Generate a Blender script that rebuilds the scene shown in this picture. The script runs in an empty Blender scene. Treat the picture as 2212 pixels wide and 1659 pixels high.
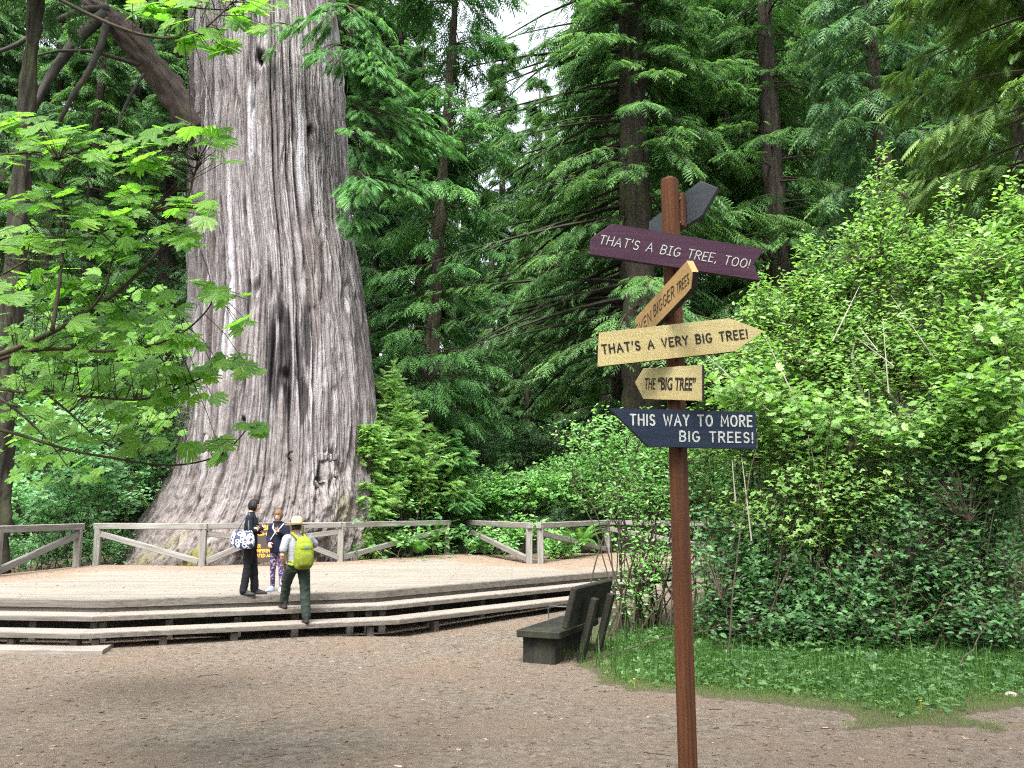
import bpy, math, random
import numpy as np
from mathutils import Vector, Matrix

rng = np.random.default_rng(7)
random.seed(7)
C = bpy.context.scene.collection
S = bpy.context.scene

# ---------------------------------------------------------------- camera, sky, sun, exposure
EYE = Vector((0.0, 0.0, 2.2))
PITCH = math.radians(8.05)
FPX, PW, PH = 1912.0, 2212.0, 1659.0            # focal length in pixels of a 2212 px wide view
cam = bpy.data.cameras.new('camera'); camo = bpy.data.objects.new('camera', cam); C.objects.link(camo)
camo.location = EYE; camo.rotation_euler = (math.pi/2 + PITCH, 0, 0)
cam.sensor_width = 36; cam.lens = 36*FPX/PW; cam.clip_start = 0.05; cam.clip_end = 2000
S.camera = camo

SUN_EL, SUN_AZ = math.radians(58), math.radians(-168)   # azimuth measured from +Y towards +X
w = bpy.data.worlds.new('World'); S.world = w; w.use_nodes = True
nt = w.node_tree; nt.nodes.clear()
sky = nt.nodes.new('ShaderNodeTexSky'); sky.sky_type = 'NISHITA'; sky.sun_disc = False
sky.sun_elevation = SUN_EL; sky.sun_rotation = SUN_AZ; sky.air_density = 1.0; sky.dust_density = 6.0; sky.ozone_density = 1.0
hs = nt.nodes.new('ShaderNodeHueSaturation'); hs.inputs['Saturation'].default_value = 0.30
bg = nt.nodes.new('ShaderNodeBackground'); bg.inputs['Strength'].default_value = 0.15
ow = nt.nodes.new('ShaderNodeOutputWorld')
nt.links.new(sky.outputs[0], hs.inputs['Color']); nt.links.new(hs.outputs[0], bg.inputs['Color']); nt.links.new(bg.outputs[0], ow.inputs['Surface'])
sl = bpy.data.lights.new('sun', 'SUN'); sl.energy = 1.9; sl.angle = math.radians(24); sl.color = (1.0, 0.96, 0.90)
so = bpy.data.objects.new('sun', sl); C.objects.link(so)
sd = Vector((math.sin(SUN_AZ)*math.cos(SUN_EL), math.cos(SUN_AZ)*math.cos(SUN_EL), math.sin(SUN_EL)))
so.rotation_euler = sd.to_track_quat('Z', 'Y').to_euler()
S.view_settings.view_transform = 'Standard'; S.view_settings.look = 'None'
S.view_settings.exposure = 2.15; S.view_settings.gamma = 1.0
S.render.engine = 'CYCLES'
S.cycles.max_bounces = 7; S.cycles.diffuse_bounces = 4; S.cycles.glossy_bounces = 2; S.cycles.transmission_bounces = 4
S.cycles.use_denoising = False; S.cycles.filter_width = 1.2
S.cycles.sample_clamp_indirect = 3.0

# ---------------------------------------------------------------- pixel <-> world (2212-wide view)
SP, CP = math.sin(PITCH), math.cos(PITCH)
def ray(px, py):
    x = (px-PW/2)/FPX; y = (PH/2-py)/FPX
    return Vector((x, CP - y*SP, SP + y*CP))
def at(px, py, Y):                               # the point seen at that pixel, Y metres away
    d = ray(px, py); return EYE + d*(Y/d.y)
def onz(px, py, z):                              # the point seen at that pixel on the level z
    d = ray(px, py); return EYE + d*((z-EYE.z)/d.z)
def on_plane(px, py, p, n):
    d = ray(px, py); return EYE + d*((p-EYE).dot(n)/d.dot(n))

# ---------------------------------------------------------------- numpy noise
def _h(ix, iy, iz, seed):
    n = (ix.astype(np.int64)*374761393 + iy.astype(np.int64)*668265263 + iz.astype(np.int64)*2147483647 + seed*1274126177) & 0xffffffff
    n = ((n ^ (n >> 13))*1274126177) & 0xffffffff
    n = ((n ^ (n >> 16))*2246822519) & 0xffffffff
    return ((n ^ (n >> 15)) & 0xffff)/65535.0
def vnoise(x, y, z=None, seed=0, perx=0):
    x = np.asarray(x, float); y = np.asarray(y, float); z = np.zeros_like(x) if z is None else np.asarray(z, float)
    x, y, z = np.broadcast_arrays(x, y, z)
    ix, iy, iz = np.floor(x), np.floor(y), np.floor(z)
    fx, fy, fz = x-ix, y-iy, z-iz
    fx, fy, fz = [f*f*f*(f*(f*6-15)+10) for f in (fx, fy, fz)]
    r = 0
    for a in (0, 1):
        wx = fx if a else 1-fx
        jx = ix+a
        if perx: jx = np.mod(jx, perx)
        for b in (0, 1):
            wy = fy if b else 1-fy
            for c in (0, 1):
                wz = fz if c else 1-fz
                r = r + wx*wy*wz*_h(jx, iy+b, iz+c, seed)
    return r
def fbm(x, y, z=None, o=4, seed=0, perx=0):
    s, a, t = 0, .5, 0
    x = np.asarray(x, float); y = np.asarray(y, float)
    for i in range(o):
        s = s + a*vnoise(x, y, z, seed+i*17, perx); t += a; a *= .5
        x = x*2; y = y*2; z = None if z is None else z*2; perx *= 2
    return s/t
def sstep(a, b, x):
    t = np.clip((np.asarray(x, float)-a)/(b-a), 0, 1); return t*t*(3-2*t)

# ---------------------------------------------------------------- terrain height
def gz(x, y):
    x = np.asarray(x, float); y = np.asarray(y, float)
    z = 0.5 - 0.038*np.minimum(y, 13.0) + 0.03*np.clip(y-13.0, 0, 14) + 0.012*np.maximum(y-27, 0)
    z = z + 0.35*sstep(1.5, 6, x)*sstep(9, 15, y)*0.6
    z = z + 0.05*(fbm(x*.35, y*.35, o=3, seed=5)-.5)
    deck = sstep(-16, -14.5, x)*(1-sstep(-2, 0, x+ (y-15)*-.75))*sstep(15.3, 15.9, y)*(1-sstep(24, 26, y))
    return z - 0.12*deck
def gzs(x, y): return float(gz(x, y))
def ground_at(px, py):
    d = ray(px, py); Y = 8.0
    for _ in range(30):
        p = EYE + d*(Y/d.y)
        zt = gzs(p.x, p.y)
        Y = 0.5*Y + 0.5*max(2.0, min(60.0, (zt-EYE.z)/d.z*d.y if d.z < -1e-3 else 60))
    p = EYE + d*(Y/d.y); p.z = gzs(p.x, p.y); return p

# ---------------------------------------------------------------- mesh helpers
def link(o, parent=None):
    C.objects.link(o)
    if parent is not None: o.parent = parent
    return o
def tag(o, label=None, cat=None, group=None, kind=None):
    if label: o['label'] = label
    if cat: o['category'] = cat
    if group: o['group'] = group
    if kind: o['kind'] = kind
    return o
def thing(name, label, cat, loc=(0, 0, 0), rz=0.0, group=None):
    o = bpy.data.objects.new(name, None); o.empty_display_size = .1; C.objects.link(o)
    o.location = loc; o.rotation_euler = (0, 0, rz)
    return tag(o, label, cat, group)
KIDS = {}
class MB:
    """collects shapes into ONE mesh"""
    def merge(s, q):
        s.f += [f+s.n for f in q.f]; s.v += q.v; s.t += q.t; s.g += q.g; s.m += q.m; s.n += q.n; return s
    def __init__(s): s.v = []; s.f = []; s.n = 0; s.t = []; s.g = []; s.m = []
    def add(s, V, F, tint=.5, gr=None, mi=0):
        V = np.asarray(V, float).reshape(-1, 3)
        if isinstance(F, np.ndarray): F = [F]
        elif len(F) and not isinstance(F[0], np.ndarray):
            by = {}
            for f in F: by.setdefault(len(f), []).append(f)
            F = [np.array(q) for q in by.values()]
        for f in F:
            s.f.append(np.asarray(f, np.int64)+s.n); s.m.append(np.full(len(f), mi, np.int32))
        s.v.append(V); s.n += len(V)
        s.t.append(np.broadcast_to(np.asarray(tint, float), (len(V),)))
        s.g.append(V if gr is None else np.asarray(gr, float)); return s
    def data(s, name, mats, smooth=False):
        V = np.concatenate(s.v); me = bpy.data.meshes.new(name)
        me.vertices.add(len(V)); me.vertices.foreach_set('co', V.astype(np.float32).ravel())
        lt = np.concatenate([np.full(len(f), f.shape[1], np.int32) for f in s.f])
        lv = np.concatenate([f.ravel() for f in s.f]).astype(np.int32)
        ls = np.concatenate([[0], np.cumsum(lt)[:-1]]).astype(np.int32)
        me.loops.add(len(lv)); me.loops.foreach_set('vertex_index', lv)
        me.polygons.add(len(lt)); me.polygons.foreach_set('loop_start', ls); me.polygons.foreach_set('loop_total', lt)
        me.polygons.foreach_set('material_index', np.concatenate(s.m))
        me.polygons.foreach_set('use_smooth', np.full(len(lt), smooth))
        for m in (mats if isinstance(mats, (list, tuple)) else [mats]): me.materials.append(m)
        a = me.attributes.new('tint', 'FLOAT', 'POINT'); a.data.foreach_set('value', np.concatenate(s.t).astype(np.float32))
        a = me.attributes.new('gr', 'FLOAT_VECTOR', 'POINT'); a.data.foreach_set('vector', np.concatenate(s.g).astype(np.float32).ravel())
        me.update(calc_edges=True); me.validate()
        return me
    def build(s, name, mats, parent=None, smooth=False):
        o = bpy.data.objects.new(name, s.data(name, mats, smooth)); return link(o, parent)

def frame_of(d, up=(0, 0, 1)):
    d = Vector(d).normalized(); u = Vector(up)
    if abs(d.dot(u)) > .98: u = Vector((1, 0, 0))
    a = u.cross(d).normalized(); b = d.cross(a); return a, b, d          # a: side, b: up, d: along
def beam(mb, p0, p1, w_, h_, bev=.008, up=(0, 0, 1), tint=.5):
    """chamfered timber from p0 to p1; w_ across, h_ along `up`"""
    p0, p1 = Vector(p0), Vector(p1); a, b, d = frame_of(p1-p0, up); L = (p1-p0).length
    x, y = w_/2, h_/2; k = min(bev, x*.5, y*.5)
    pr = [(-x+k, -y), (x-k, -y), (x, -y+k), (x, y-k), (x-k, y), (-x+k, y), (-x, y-k), (-x, -y+k)]
    V, G = [], []; off = random.random()*50
    for (t, ins) in ((0, 1), (k, 0), (L-k, 0), (L, 1)):
        for (u, v) in pr:
            if ins: u *= (x-k)/x; v *= (y-k)/y
            V.append(p0 + d*t + a*u + b*v); G.append((t+off, u+off*.7, v))
    F = []
    for r in range(3):
        for i in range(8):
            j = (i+1) % 8; F.append((r*8+i, r*8+j, r*8+8+j, r*8+8+i))
    F = [np.array(F), np.array([list(range(7, -1, -1)), list(range(24, 32))])]
    return mb.add(np.array(V), F, tint, G)
def tube(mb, P, R, n=6, tint=.5, cap=True):
    P = np.asarray(P, float); R = np.broadcast_to(np.asarray(R, float), (len(P),))
    T = np.gradient(P, axis=0); T /= np.linalg.norm(T, axis=1)[:, None]+1e-9
    ref = np.array([0, 0, 1.]) if abs(T[:, 2]).mean() < .85 else np.array([1., 0, 0])
    A = np.cross(ref, T); A /= np.linalg.norm(A, axis=1)[:, None]+1e-9; B = np.cross(T, A)
    th = np.arange(n)*2*math.pi/n
    V = P[:, None] + R[:, None, None]*(np.cos(th)[None, :, None]*A[:, None] + np.sin(th)[None, :, None]*B[:, None])
    m = len(P); i = np.arange(m-1)[:, None]*n; j = np.arange(n)[None]; k = (j+1) % n
    F = np.stack([i+j, i+k, i+n+k, i+n+j], -1).reshape(-1, 4)
    s_ = np.concatenate([[0], np.cumsum(np.linalg.norm(np.diff(P, axis=0), axis=1))])
    G = np.stack([np.repeat(s_, n), np.tile(th*R.mean(), m), np.zeros(m*n)], -1)
    Fs = [F]
    if cap: Fs += [np.array([list(range(n-1, -1, -1))]), np.array([list(range((m-1)*n, m*n))])]
    return mb.add(V.reshape(-1, 3), Fs, tint, G)
def prism(mb, poly, n, th, tint=.5, uax=None):
    """a flat outline (3-D points in one plane) given thickness th along -n, with a small chamfer on the front"""
    n = Vector(n).normalized(); P = [Vector(p) for p in poly]; c = sum(P, Vector())/len(P); m = len(P)
    u = Vector(uax).normalized() if uax else (P[1]-P[0]).normalized(); v = n.cross(u)
    b = .003
    rings = [[p + (c-p).normalized()*b for p in P], [p - n*b for p in P], [p - n*(th-b) for p in P], [p - n*th + (c-p).normalized()*b for p in P]]
    V = [q for r in rings for q in r]; G = [((q-c).dot(u), (q-c).dot(v), (q-c).dot(n)) for q in V]
    F = [[r*m+i, r*m+m+i, r*m+m+(i+1) % m, r*m+(i+1) % m] for r in range(3) for i in range(m)]
    return mb.add(np.array(V), [np.array(F), np.array([list(range(m))]), np.array([list(range(4*m-1, 3*m-1, -1))])], tint, G)
def inst(mb, TV, TF, pos, M, tint=.5):
    """copies of a template (leaf, frond, blade) at pos with matrices M (n,3,3) into the one mesh"""
    n, k = len(pos), len(TV)
    if n == 0: return mb
    V = np.einsum('nij,kj->nki', M, TV) + np.asarray(pos)[:, None]
    F = [ (np.arange(n)[:, None, None]*k + f[None]).reshape(-1, f.shape[1]) for f in TF]
    return mb.add(V.reshape(-1, 3), F, np.repeat(np.broadcast_to(tint, (n,)), k), np.tile(TV, (n, 1)))
def nrm(a): return a/(np.linalg.norm(a, axis=-1, keepdims=True)+1e-9)
def basis(d, up, s):
    """matrices whose y axis runs along d, z towards up, scaled by s"""
    d = nrm(np.asarray(d, float)); x = nrm(np.cross(d, up)); z = np.cross(x, d)
    return np.stack([x, d, z], -1)*np.asarray(s)[:, None, None]

# ---------------------------------------------------------------- materials
def M_new(name):
    m = bpy.data.materials.new(name); m.use_nodes = True; t = m.node_tree
    return m, t, t.nodes['Principled BSDF'], t.nodes['Material Output']
def N(t, ty, **kw):
    n = t.nodes.new(ty)
    for k, v in kw.items():
        if k in n.inputs: n.inputs[k].default_value = v
        else: setattr(n, k, v)
    return n
def ramp(t, fac, stops, interp='LINEAR'):
    r = t.nodes.new('ShaderNodeValToRGB'); r.color_ramp.interpolation = interp
    e = r.color_ramp.elements
    while len(e) < len(stops): e.new(.5)
    for q, (p, c) in zip(e, stops):
        q.position = p; q.color = (*c, 1) if len(c) == 3 else c
    t.links.new(fac, r.inputs[0]); return r.outputs[0]
def attr(t, name, out='Fac'):
    a = t.nodes.new('ShaderNodeAttribute'); a.attribute_name = name; return a.outputs[out]
def mapv(t, vec, scale):
    m = t.nodes.new('ShaderNodeMapping'); m.inputs['Scale'].default_value = scale; t.links.new(vec, m.inputs['Vector']); return m.outputs[0]
def noise(t, vec, scale, detail=4, rough=.6, dist=0.):
    n = N(t, 'ShaderNodeTexNoise', Scale=scale, Detail=detail, Roughness=rough, Distortion=dist); t.links.new(vec, n.inputs['Vector']); return n.outputs['Fac']
def mix(t, a, b, fac, mode='MIX'):
    m = t.nodes.new('ShaderNodeMix'); m.data_type = 'RGBA'; m.blend_type = mode
    for s_, i in ((fac, 0), (a, 6), (b, 7)):
        if isinstance(s_, (int, float)): m.inputs[i].default_value = s_
        elif isinstance(s_, tuple): m.inputs[i].default_value = (*s_, 1)
        else: t.links.new(s_, m.inputs[i])
    return m.outputs[2]
def bump(t, h, bsdf, strength=.5, dist=.02):
    b = N(t, 'ShaderNodeBump', Strength=strength, Distance=dist); t.links.new(h, b.inputs['Height']); t.links.new(b.outputs[0], bsdf.inputs['Normal'])
def geo_pos(t): return t.nodes.new('ShaderNodeNewGeometry').outputs['Position']

def leaf_mat(name, c0, c1, c2=None, trans=.4, tr_gain=1.5, rough=.45, spec=.3, veins=False):
    """leaf: tint picks the hue from leaf to leaf; light also passes through the blade"""
    m, t, b, o = M_new(name)
    col = ramp(t, attr(t, 'tint'), [(0, c0), (.6, c1), (1, c2 or c1)])
    if veins:
        s = t.nodes.new('ShaderNodeSeparateXYZ'); t.links.new(attr(t, 'gr', 'Vector'), s.inputs[0])
        def mth(op, a, b_=None):
            n = t.nodes.new('ShaderNodeMath'); n.operation = op
            for i, v in enumerate((a, b_)):
                if v is None: continue
                if isinstance(v, (int, float)): n.inputs[i].default_value = v
                else: t.links.new(v, n.inputs[i])
            return n.outputs[0]
        a = mth('DIVIDE', mth('ABSOLUTE', s.outputs[0]), mth('ADD', s.outputs[1], .15))
        v = mth('MINIMUM', a, mth('MINIMUM', mth('ABSOLUTE', mth('SUBTRACT', a, .5)), mth('ABSOLUTE', mth('SUBTRACT', a, 1.5))))
        col = mix(t, col, mix(t, col, (.42, .52, .18), .45), ramp(t, v, [(.015, (1, 1, 1)), (.06, (0, 0, 0))]))
        sp = noise(t, geo_pos(t), 38, 3, .6); col = mix(t, col, (.09, .13, .02), ramp(t, sp, [(.62, (0, 0, 0)), (.74, (.55, .55, .55))]))
    t.links.new(col, b.inputs['Base Color']); b.inputs['Roughness'].default_value = rough; b.inputs['Specular IOR Level'].default_value = spec
    tr = t.nodes.new('ShaderNodeBsdfTranslucent')
    t.links.new(mix(t, col, (1.0*tr_gain, 1.15*tr_gain, .55*tr_gain), 1.0, 'MULTIPLY'), tr.inputs['Color'])
    mx = N(t, 'ShaderNodeMixShader'); mx.inputs[0].default_value = trans
    t.links.new(b.outputs[0], mx.inputs[1]); t.links.new(tr.outputs[0], mx.inputs[2]); t.links.new(mx.outputs[0], o.inputs['Surface'])
    return m
def bark_mat(name, c0, c1, c2=None, sx=9., sz=.9, bs=.6):
    m, t, b, o = M_new(name); g = attr(t, 'gr', 'Vector')
    n1 = noise(t, mapv(t, g, (sz, sx, 1)), 1.0, 6, .65, .4); n2 = noise(t, mapv(t, g, (.6, 1.2, 1)), 1.0, 3)
    col = ramp(t, n1, [(.3, c0), (.62, c1), (.8, c2 or c1)])
    col = mix(t, col, (.07, .085, .03), ramp(t, n2, [(.5, (0, 0, 0)), (.75, (.55, .55, .55))]))
    t.links.new(col, b.inputs['Base Color']); b.inputs['Roughness'].default_value = .9; b.inputs['Specular IOR Level'].default_value = .2
    bump(t, n1, b, bs, .04); return m
def wood_mat(name, c0, c1, c2, sx=1.2, sy=26., rough=.8, bs=.35, spec=.25, dirt=None):
    m, t, b, o = M_new(name); g = attr(t, 'gr', 'Vector')
    n1 = noise(t, mapv(t, g, (sx, sy, sy)), 1.0, 5, .6, .6); n2 = noise(t, mapv(t, g, (1.1, 2.5, 2.5)), 1.0, 4)
    col = ramp(t, n1, [(.28, c0), (.5, c1), (.72, c2)])
    if dirt: col = mix(t, col, dirt, ramp(t, n2, [(.45, (0, 0, 0)), (.72, (.7, .7, .7))]))
    t.links.new(col, b.inputs['Base Color']); b.inputs['Roughness'].default_value = rough; b.inputs['Specular IOR Level'].default_value = spec
    bump(t, n1, b, bs, .006); return m
def plain(name, col, rough=.6, spec=.3, var=.15, scale=30., metal=0., bs=0.):
    m, t, b, o = M_new(name)
    tc = t.nodes.new('ShaderNodeTexCoord').outputs['Object']; n = noise(t, tc, scale, 4)
    d = tuple(c*(1-var) for c in col); e = tuple(min(1, c*(1+var)) for c in col)
    t.links.new(ramp(t, n, [(.3, d), (.7, e)]), b.inputs['Base Color'])
    b.inputs['Roughness'].default_value = rough; b.inputs['Specular IOR Level'].default_value = spec; b.inputs['Metallic'].default_value = metal
    if bs: bump(t, n, b, bs, .01)
    return m
# ---------------------------------------------------------------- ground
def m_ground():
    m, t, b, o = M_new('forest dirt'); p = geo_pos(t)
    n1 = noise(t, p, .55, 4, .55); n2 = noise(t, p, 9, 6, .7); n3 = noise(t, p, 60, 4, .7); n4 = noise(t, mapv(t, p, (30, 55, 30)), 1, 5, .75, 1.0)
    col = ramp(t, n2, [(.3, (.064, .054, .042)), (.5, (.120, .102, .082)), (.68, (.180, .156, .128))])
    col = mix(t, col, (.135, .100, .074), ramp(t, n1, [(.38, (0, 0, 0)), (.66, (.75, .75, .75))]))
    col = mix(t, col, (.30, .25, .20), ramp(t, n4, [(.60, (0, 0, 0)), (.68, (.6, .6, .6))]))
    col = mix(t, col, (.055, .04, .032), ramp(t, n3, [(.30, (.75, .75, .75)), (.42, (0, 0, 0))]))
    w_ = noise(t, p, 3.2, 4)
    a = t.nodes.new('ShaderNodeMath'); a.operation = 'ADD'; t.links.new(attr(t, 'tint'), a.inputs[0]); t.links.new(w_, a.inputs[1])
    col = mix(t, col, mix(t, (.055, .052, .030), (.095, .078, .058), n2), ramp(t, a.outputs[0], [(.85, (0, 0, 0)), (1.15, (1, 1, 1))]))
    t.links.new(col, b.inputs['Base Color']); b.inputs['Roughness'].default_value = .95; b.inputs['Specular IOR Level'].default_value = .15
    h = t.nodes.new('ShaderNodeMath'); h.operation = 'ADD'; t.links.new(n2, h.inputs[0]); t.links.new(n4, h.inputs[1])
    bump(t, h.outputs[0], b, .7, .03); return m
# edge of the bare dirt at the right, seen along the grass
EDGE = [ground_at(*q) for q in ((1232, 1290), (1215, 1395), (1212, 1455), (1290, 1488), (1420, 1500), (1550, 1515), (1700, 1525), (1790, 1545), (1860, 1572), (1950, 1585), (2060, 1588), (2130, 1570), (2212, 1548), (2330, 1530))]
ex = np.array([p.x for p in EDGE]); ey = np.array([p.y for p in EDGE])
def seg_dist(px, py, X, Y):
    d = np.full(np.shape(px), 1e9)
    for i in range(len(X)-1):
        ax, ay, bx, by = X[i], Y[i], X[i+1], Y[i+1]; l2 = (bx-ax)**2+(by-ay)**2
        t = np.clip(((px-ax)*(bx-ax)+(py-ay)*(by-ay))/l2, 0, 1)
        d = np.minimum(d, np.hypot(px-ax-t*(bx-ax), py-ay-t*(by-ay)))
    return d
POLY = list(zip(ex, ey)) + [(30, ey[-1]), (30, 21), (4.6, 21), (3.6, 19.0), (3.0, 17.6)]
def inside(px, py, P):
    r = np.zeros(np.shape(px), bool); n = len(P)
    for i in range(n):
        x0, y0 = P[i]; x1, y1 = P[(i+1) % n]
        c = ((y0 > py) != (y1 > py)) & (px < (x1-x0)*(py-y0)/((y1-y0) if y1 != y0 else 1e-9)+x0)
        r ^= c
    return r
def green_mask(x, y):
    """0 on the bare dirt, 1 on grass and forest floor"""
    x = np.asarray(x, float); y = np.asarray(y, float)
    d = seg_dist(x, y, ex, ey); i = inside(x, y, POLY)
    g = sstep(-.3, .3, np.where(i, d, -d)+1.5*(fbm(x*1.3, y*1.3, o=4, seed=66)-.5)-.1)
    return np.maximum(g, np.maximum(sstep(25, 27, y+.25*np.abs(x+4)), sstep(-13, -15, x)))
gxs = np.concatenate([np.linspace(-140, -40, 11)[:-1], np.linspace(-40, 40, 321), np.linspace(40, 140, 11)[1:]])
gys = np.concatenate([np.linspace(-60, -4, 8)[:-1], np.linspace(-4, 45, 246), np.linspace(45, 150, 22)[1:]])
GX, GY = np.meshgrid(gxs, gys); nx_ = len(gxs)
ii = np.arange(len(gys)-1)[:, None]*nx_+np.arange(nx_-1)[None]
mb = MB(); mb.add(np.stack([GX, GY, gz(GX, GY)], -1).reshape(-1, 3), np.stack([ii, ii+1, ii+nx_+1, ii+nx_], -1).reshape(-1, 4), green_mask(GX, GY).ravel())
tag(mb.build('ground', m_ground(), smooth=True), kind='structure')

# ---------------------------------------------------------------- the giant tree
def m_giant():
    m, t, b, o = M_new('weathered redwood bark'); g = attr(t, 'gr', 'Vector')
    s = t.nodes.new('ShaderNodeSeparateXYZ'); t.links.new(g, s.inputs[0])
    cz = t.nodes.new('ShaderNodeCombineXYZ'); t.links.new(s.outputs[0], cz.inputs[0]); t.links.new(s.outputs[1], cz.inputs[1]); v = cz.outputs[0]
    n1 = noise(t, mapv(t, v, (.16, 3.4, 1)), 1, 5, .62, .5); n2 = noise(t, mapv(t, v, (.5, 13, 1)), 1, 5, .65, .4)
    n3 = noise(t, mapv(t, v, (2.2, 7, 1)), 1, 6, .7, .8); n4 = noise(t, mapv(t, v, (.22, .8, 1)), 1, 4)
    col = ramp(t, n1, [(.30, (.074, .067, .067)), (.44, (.156, .149, .152)), (.56, (.230, .222, .228)), (.70, (.345, .335, .342))])
    col = mix(t, col, (.085, .063, .06), ramp(t, n2, [(.33, (.85, .85, .85)), (.46, (0, 0, 0))]))
    n5 = noise(t, mapv(t, v, (.20, 6.5, 1)), 1, 4, .55, .3)
    col = mix(t, col, (.06, .046, .044), ramp(t, n5, [(.455, (0, 0, 0)), (.49, (.85, .85, .85)), (.51, (.85, .85, .85)), (.545, (0, 0, 0))]))
    col = mix(t, col, (.145, .123, .116), ramp(t, n4, [(.48, (0, 0, 0)), (.72, (.5, .5, .5))]))
    lo = t.nodes.new('ShaderNodeMapRange'); lo.inputs[1].default_value = 4.6; lo.inputs[2].default_value = 1.6; t.links.new(s.outputs[0], lo.inputs[0])
    low = ramp(t, n3, [(.32, (.058, .047, .043)), (.5, (.138, .118, .112)), (.7, (.215, .193, .187))])
    lf = t.nodes.new('ShaderNodeMath'); lf.operation = 'MULTIPLY'; lf.inputs[1].default_value = .75; t.links.new(lo.outputs[0], lf.inputs[0])
    col = mix(t, col, low, lf.outputs[0])
    col = mix(t, col, (.66, .64, .68), ramp(t, s.outputs[2], [(0., (0, 0, 0)), (1., (0, 0, 0))]))
    mo = t.nodes.new('ShaderNodeMath'); mo.operation = 'MULTIPLY_ADD'; mo.inputs[1].default_value = .5; t.links.new(n3, mo.inputs[0]); t.links.new(s.outputs[2], mo.inputs[2])
    col = mix(t, col, mix(t, (.10, .105, .03), (.20, .20, .03), n2), ramp(t, mo.outputs[0], [(.62, (0, 0, 0)), (.9, (.85, .85, .85))]))
    pl = t.nodes.new('ShaderNodeMath'); pl.operation = 'MULTIPLY'; pl.inputs[1].default_value = -1; t.links.new(s.outputs[2], pl.inputs[0])
    col = mix(t, col, (.37, .365, .39), ramp(t, pl.outputs[0], [(.1, (0, 0, 0)), (.7, (.9, .9, .9))]))
    ch = t.nodes.new('ShaderNodeMath'); ch.operation = 'MULTIPLY_ADD'; ch.inputs[1].default_value = .75; t.links.new(n2, ch.inputs[0]); t.links.new(attr(t, 'tint'), ch.inputs[2])
    col = mix(t, col, (.022, .02, .022), ramp(t, ch.outputs[0], [(.72, (0, 0, 0)), (.95, (.93, .93, .93))]))
    t.links.new(col, b.inputs['Base Color']); b.inputs['Roughness'].default_value = .9; b.inputs['Specular IOR Level'].default_value = .2
    hh = t.nodes.new('ShaderNodeMath'); hh.operation = 'ADD'; t.links.new(n2, hh.inputs[0]); t.links.new(n3, hh.inputs[1])
    bump(t, hh.outputs[0], b, .8, .07); return m
M_GIANT = m_giant()
TCY = 28.9
SIL = [(1226, 252, 838), (1180, 288, 832), (1130, 318, 826), (1080, 348, 822), (1030, 368, 820), (960, 382, 818), (880, 392, 815), (800, 400, 806), (700, 407, 794), (600, 411, 778), (500, 413, 760), (400, 414, 751), (300, 415, 747), (200, 416, 741), (100, 416, 733), (0, 414, 722)]
tz, tl, tr_ = [], [], []
for (py, l, r) in SIL:
    a, b_ = at(l, py, TCY), at(r, py, TCY); tz.append(a.z); tl.append(a.x); tr_.append(b_.x)
tz += [24, 40, 62]; tl += [tl[-1]+.1, tl[-1]+.55, tl[-1]+1.6]; tr_ += [tr_[-1]-.2, tr_[-1]-1.0, tr_[-1]-2.4]
o_ = np.argsort(tz); tz, tl, tr_ = np.array(tz)[o_], np.array(tl)[o_], np.array(tr_)[o_]
def trunk_cr(z):
    l, r = np.interp(z, tz, tl), np.interp(z, tz, tr_); return (l+r)/2, (r-l)/2*.985
def tpz(px, py):
    """(angle, height) on the trunk of what is seen at a pixel"""
    z = 2.0
    for _ in range(25):
        cx, r = trunk_cr(z); th = math.asin(max(-1, min(1, (at(px, py, TCY-r*.7).x-cx)/r)))
        z = at(px, py, TCY-r*math.cos(th)).z
    return th, z
TH = np.concatenate([np.linspace(-1.85, 1.85, 680), np.linspace(1.85, 2*math.pi-1.85, 90)[1:-1]])
TZ = np.concatenate([np.linspace(-.6, 21.5, 640), np.linspace(21.5, 62, 60)[1:]])
th, zz = np.meshgrid(TH, TZ); cx, rr = trunk_cr(zz); arc_ = th*3.0
wv = (fbm(arc_*.45, zz*.10, seed=3)-.5)*.6 + (fbm(arc_*2.2, zz*.4, seed=4)-.5)*.11
aw = arc_+wv
f1 = fbm(aw*.95, zz*.06, o=3, seed=11)-.5
n1 = vnoise(aw*2.5, zz*.07, seed=21); c1 = 1-sstep(.0, .085, np.abs(n1-.5))
n2 = vnoise(aw*5.6, zz*.17+7, seed=22); c2 = 1-sstep(.0, .11, np.abs(n2-.5))
c3 = 1-sstep(.0, .16, np.abs(vnoise(aw*12, zz*.42, seed=27)-.5))
n3 = fbm(aw*18, zz*1.4, o=2, seed=23)-.5
n4 = fbm(aw*6, zz*3.4, o=4, seed=24)-.5
gate = sstep(.35, .6, fbm(aw*.8, zz*.16, o=2, seed=31)); low = sstep(4.2, 1.4, zz)
disp = .30*f1 - (.27*c1*(.35+.65*gate) + .17*c2*(1-.4*gate) + .07*c3)*(1-.7*low) + .07*n3 + (.05+.22*low)*n4
disp += low*.55*(fbm(th*2.2+9, zz*.35, o=2, seed=41)-.5)
char = np.zeros_like(th); moss = np.zeros_like(th)
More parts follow.
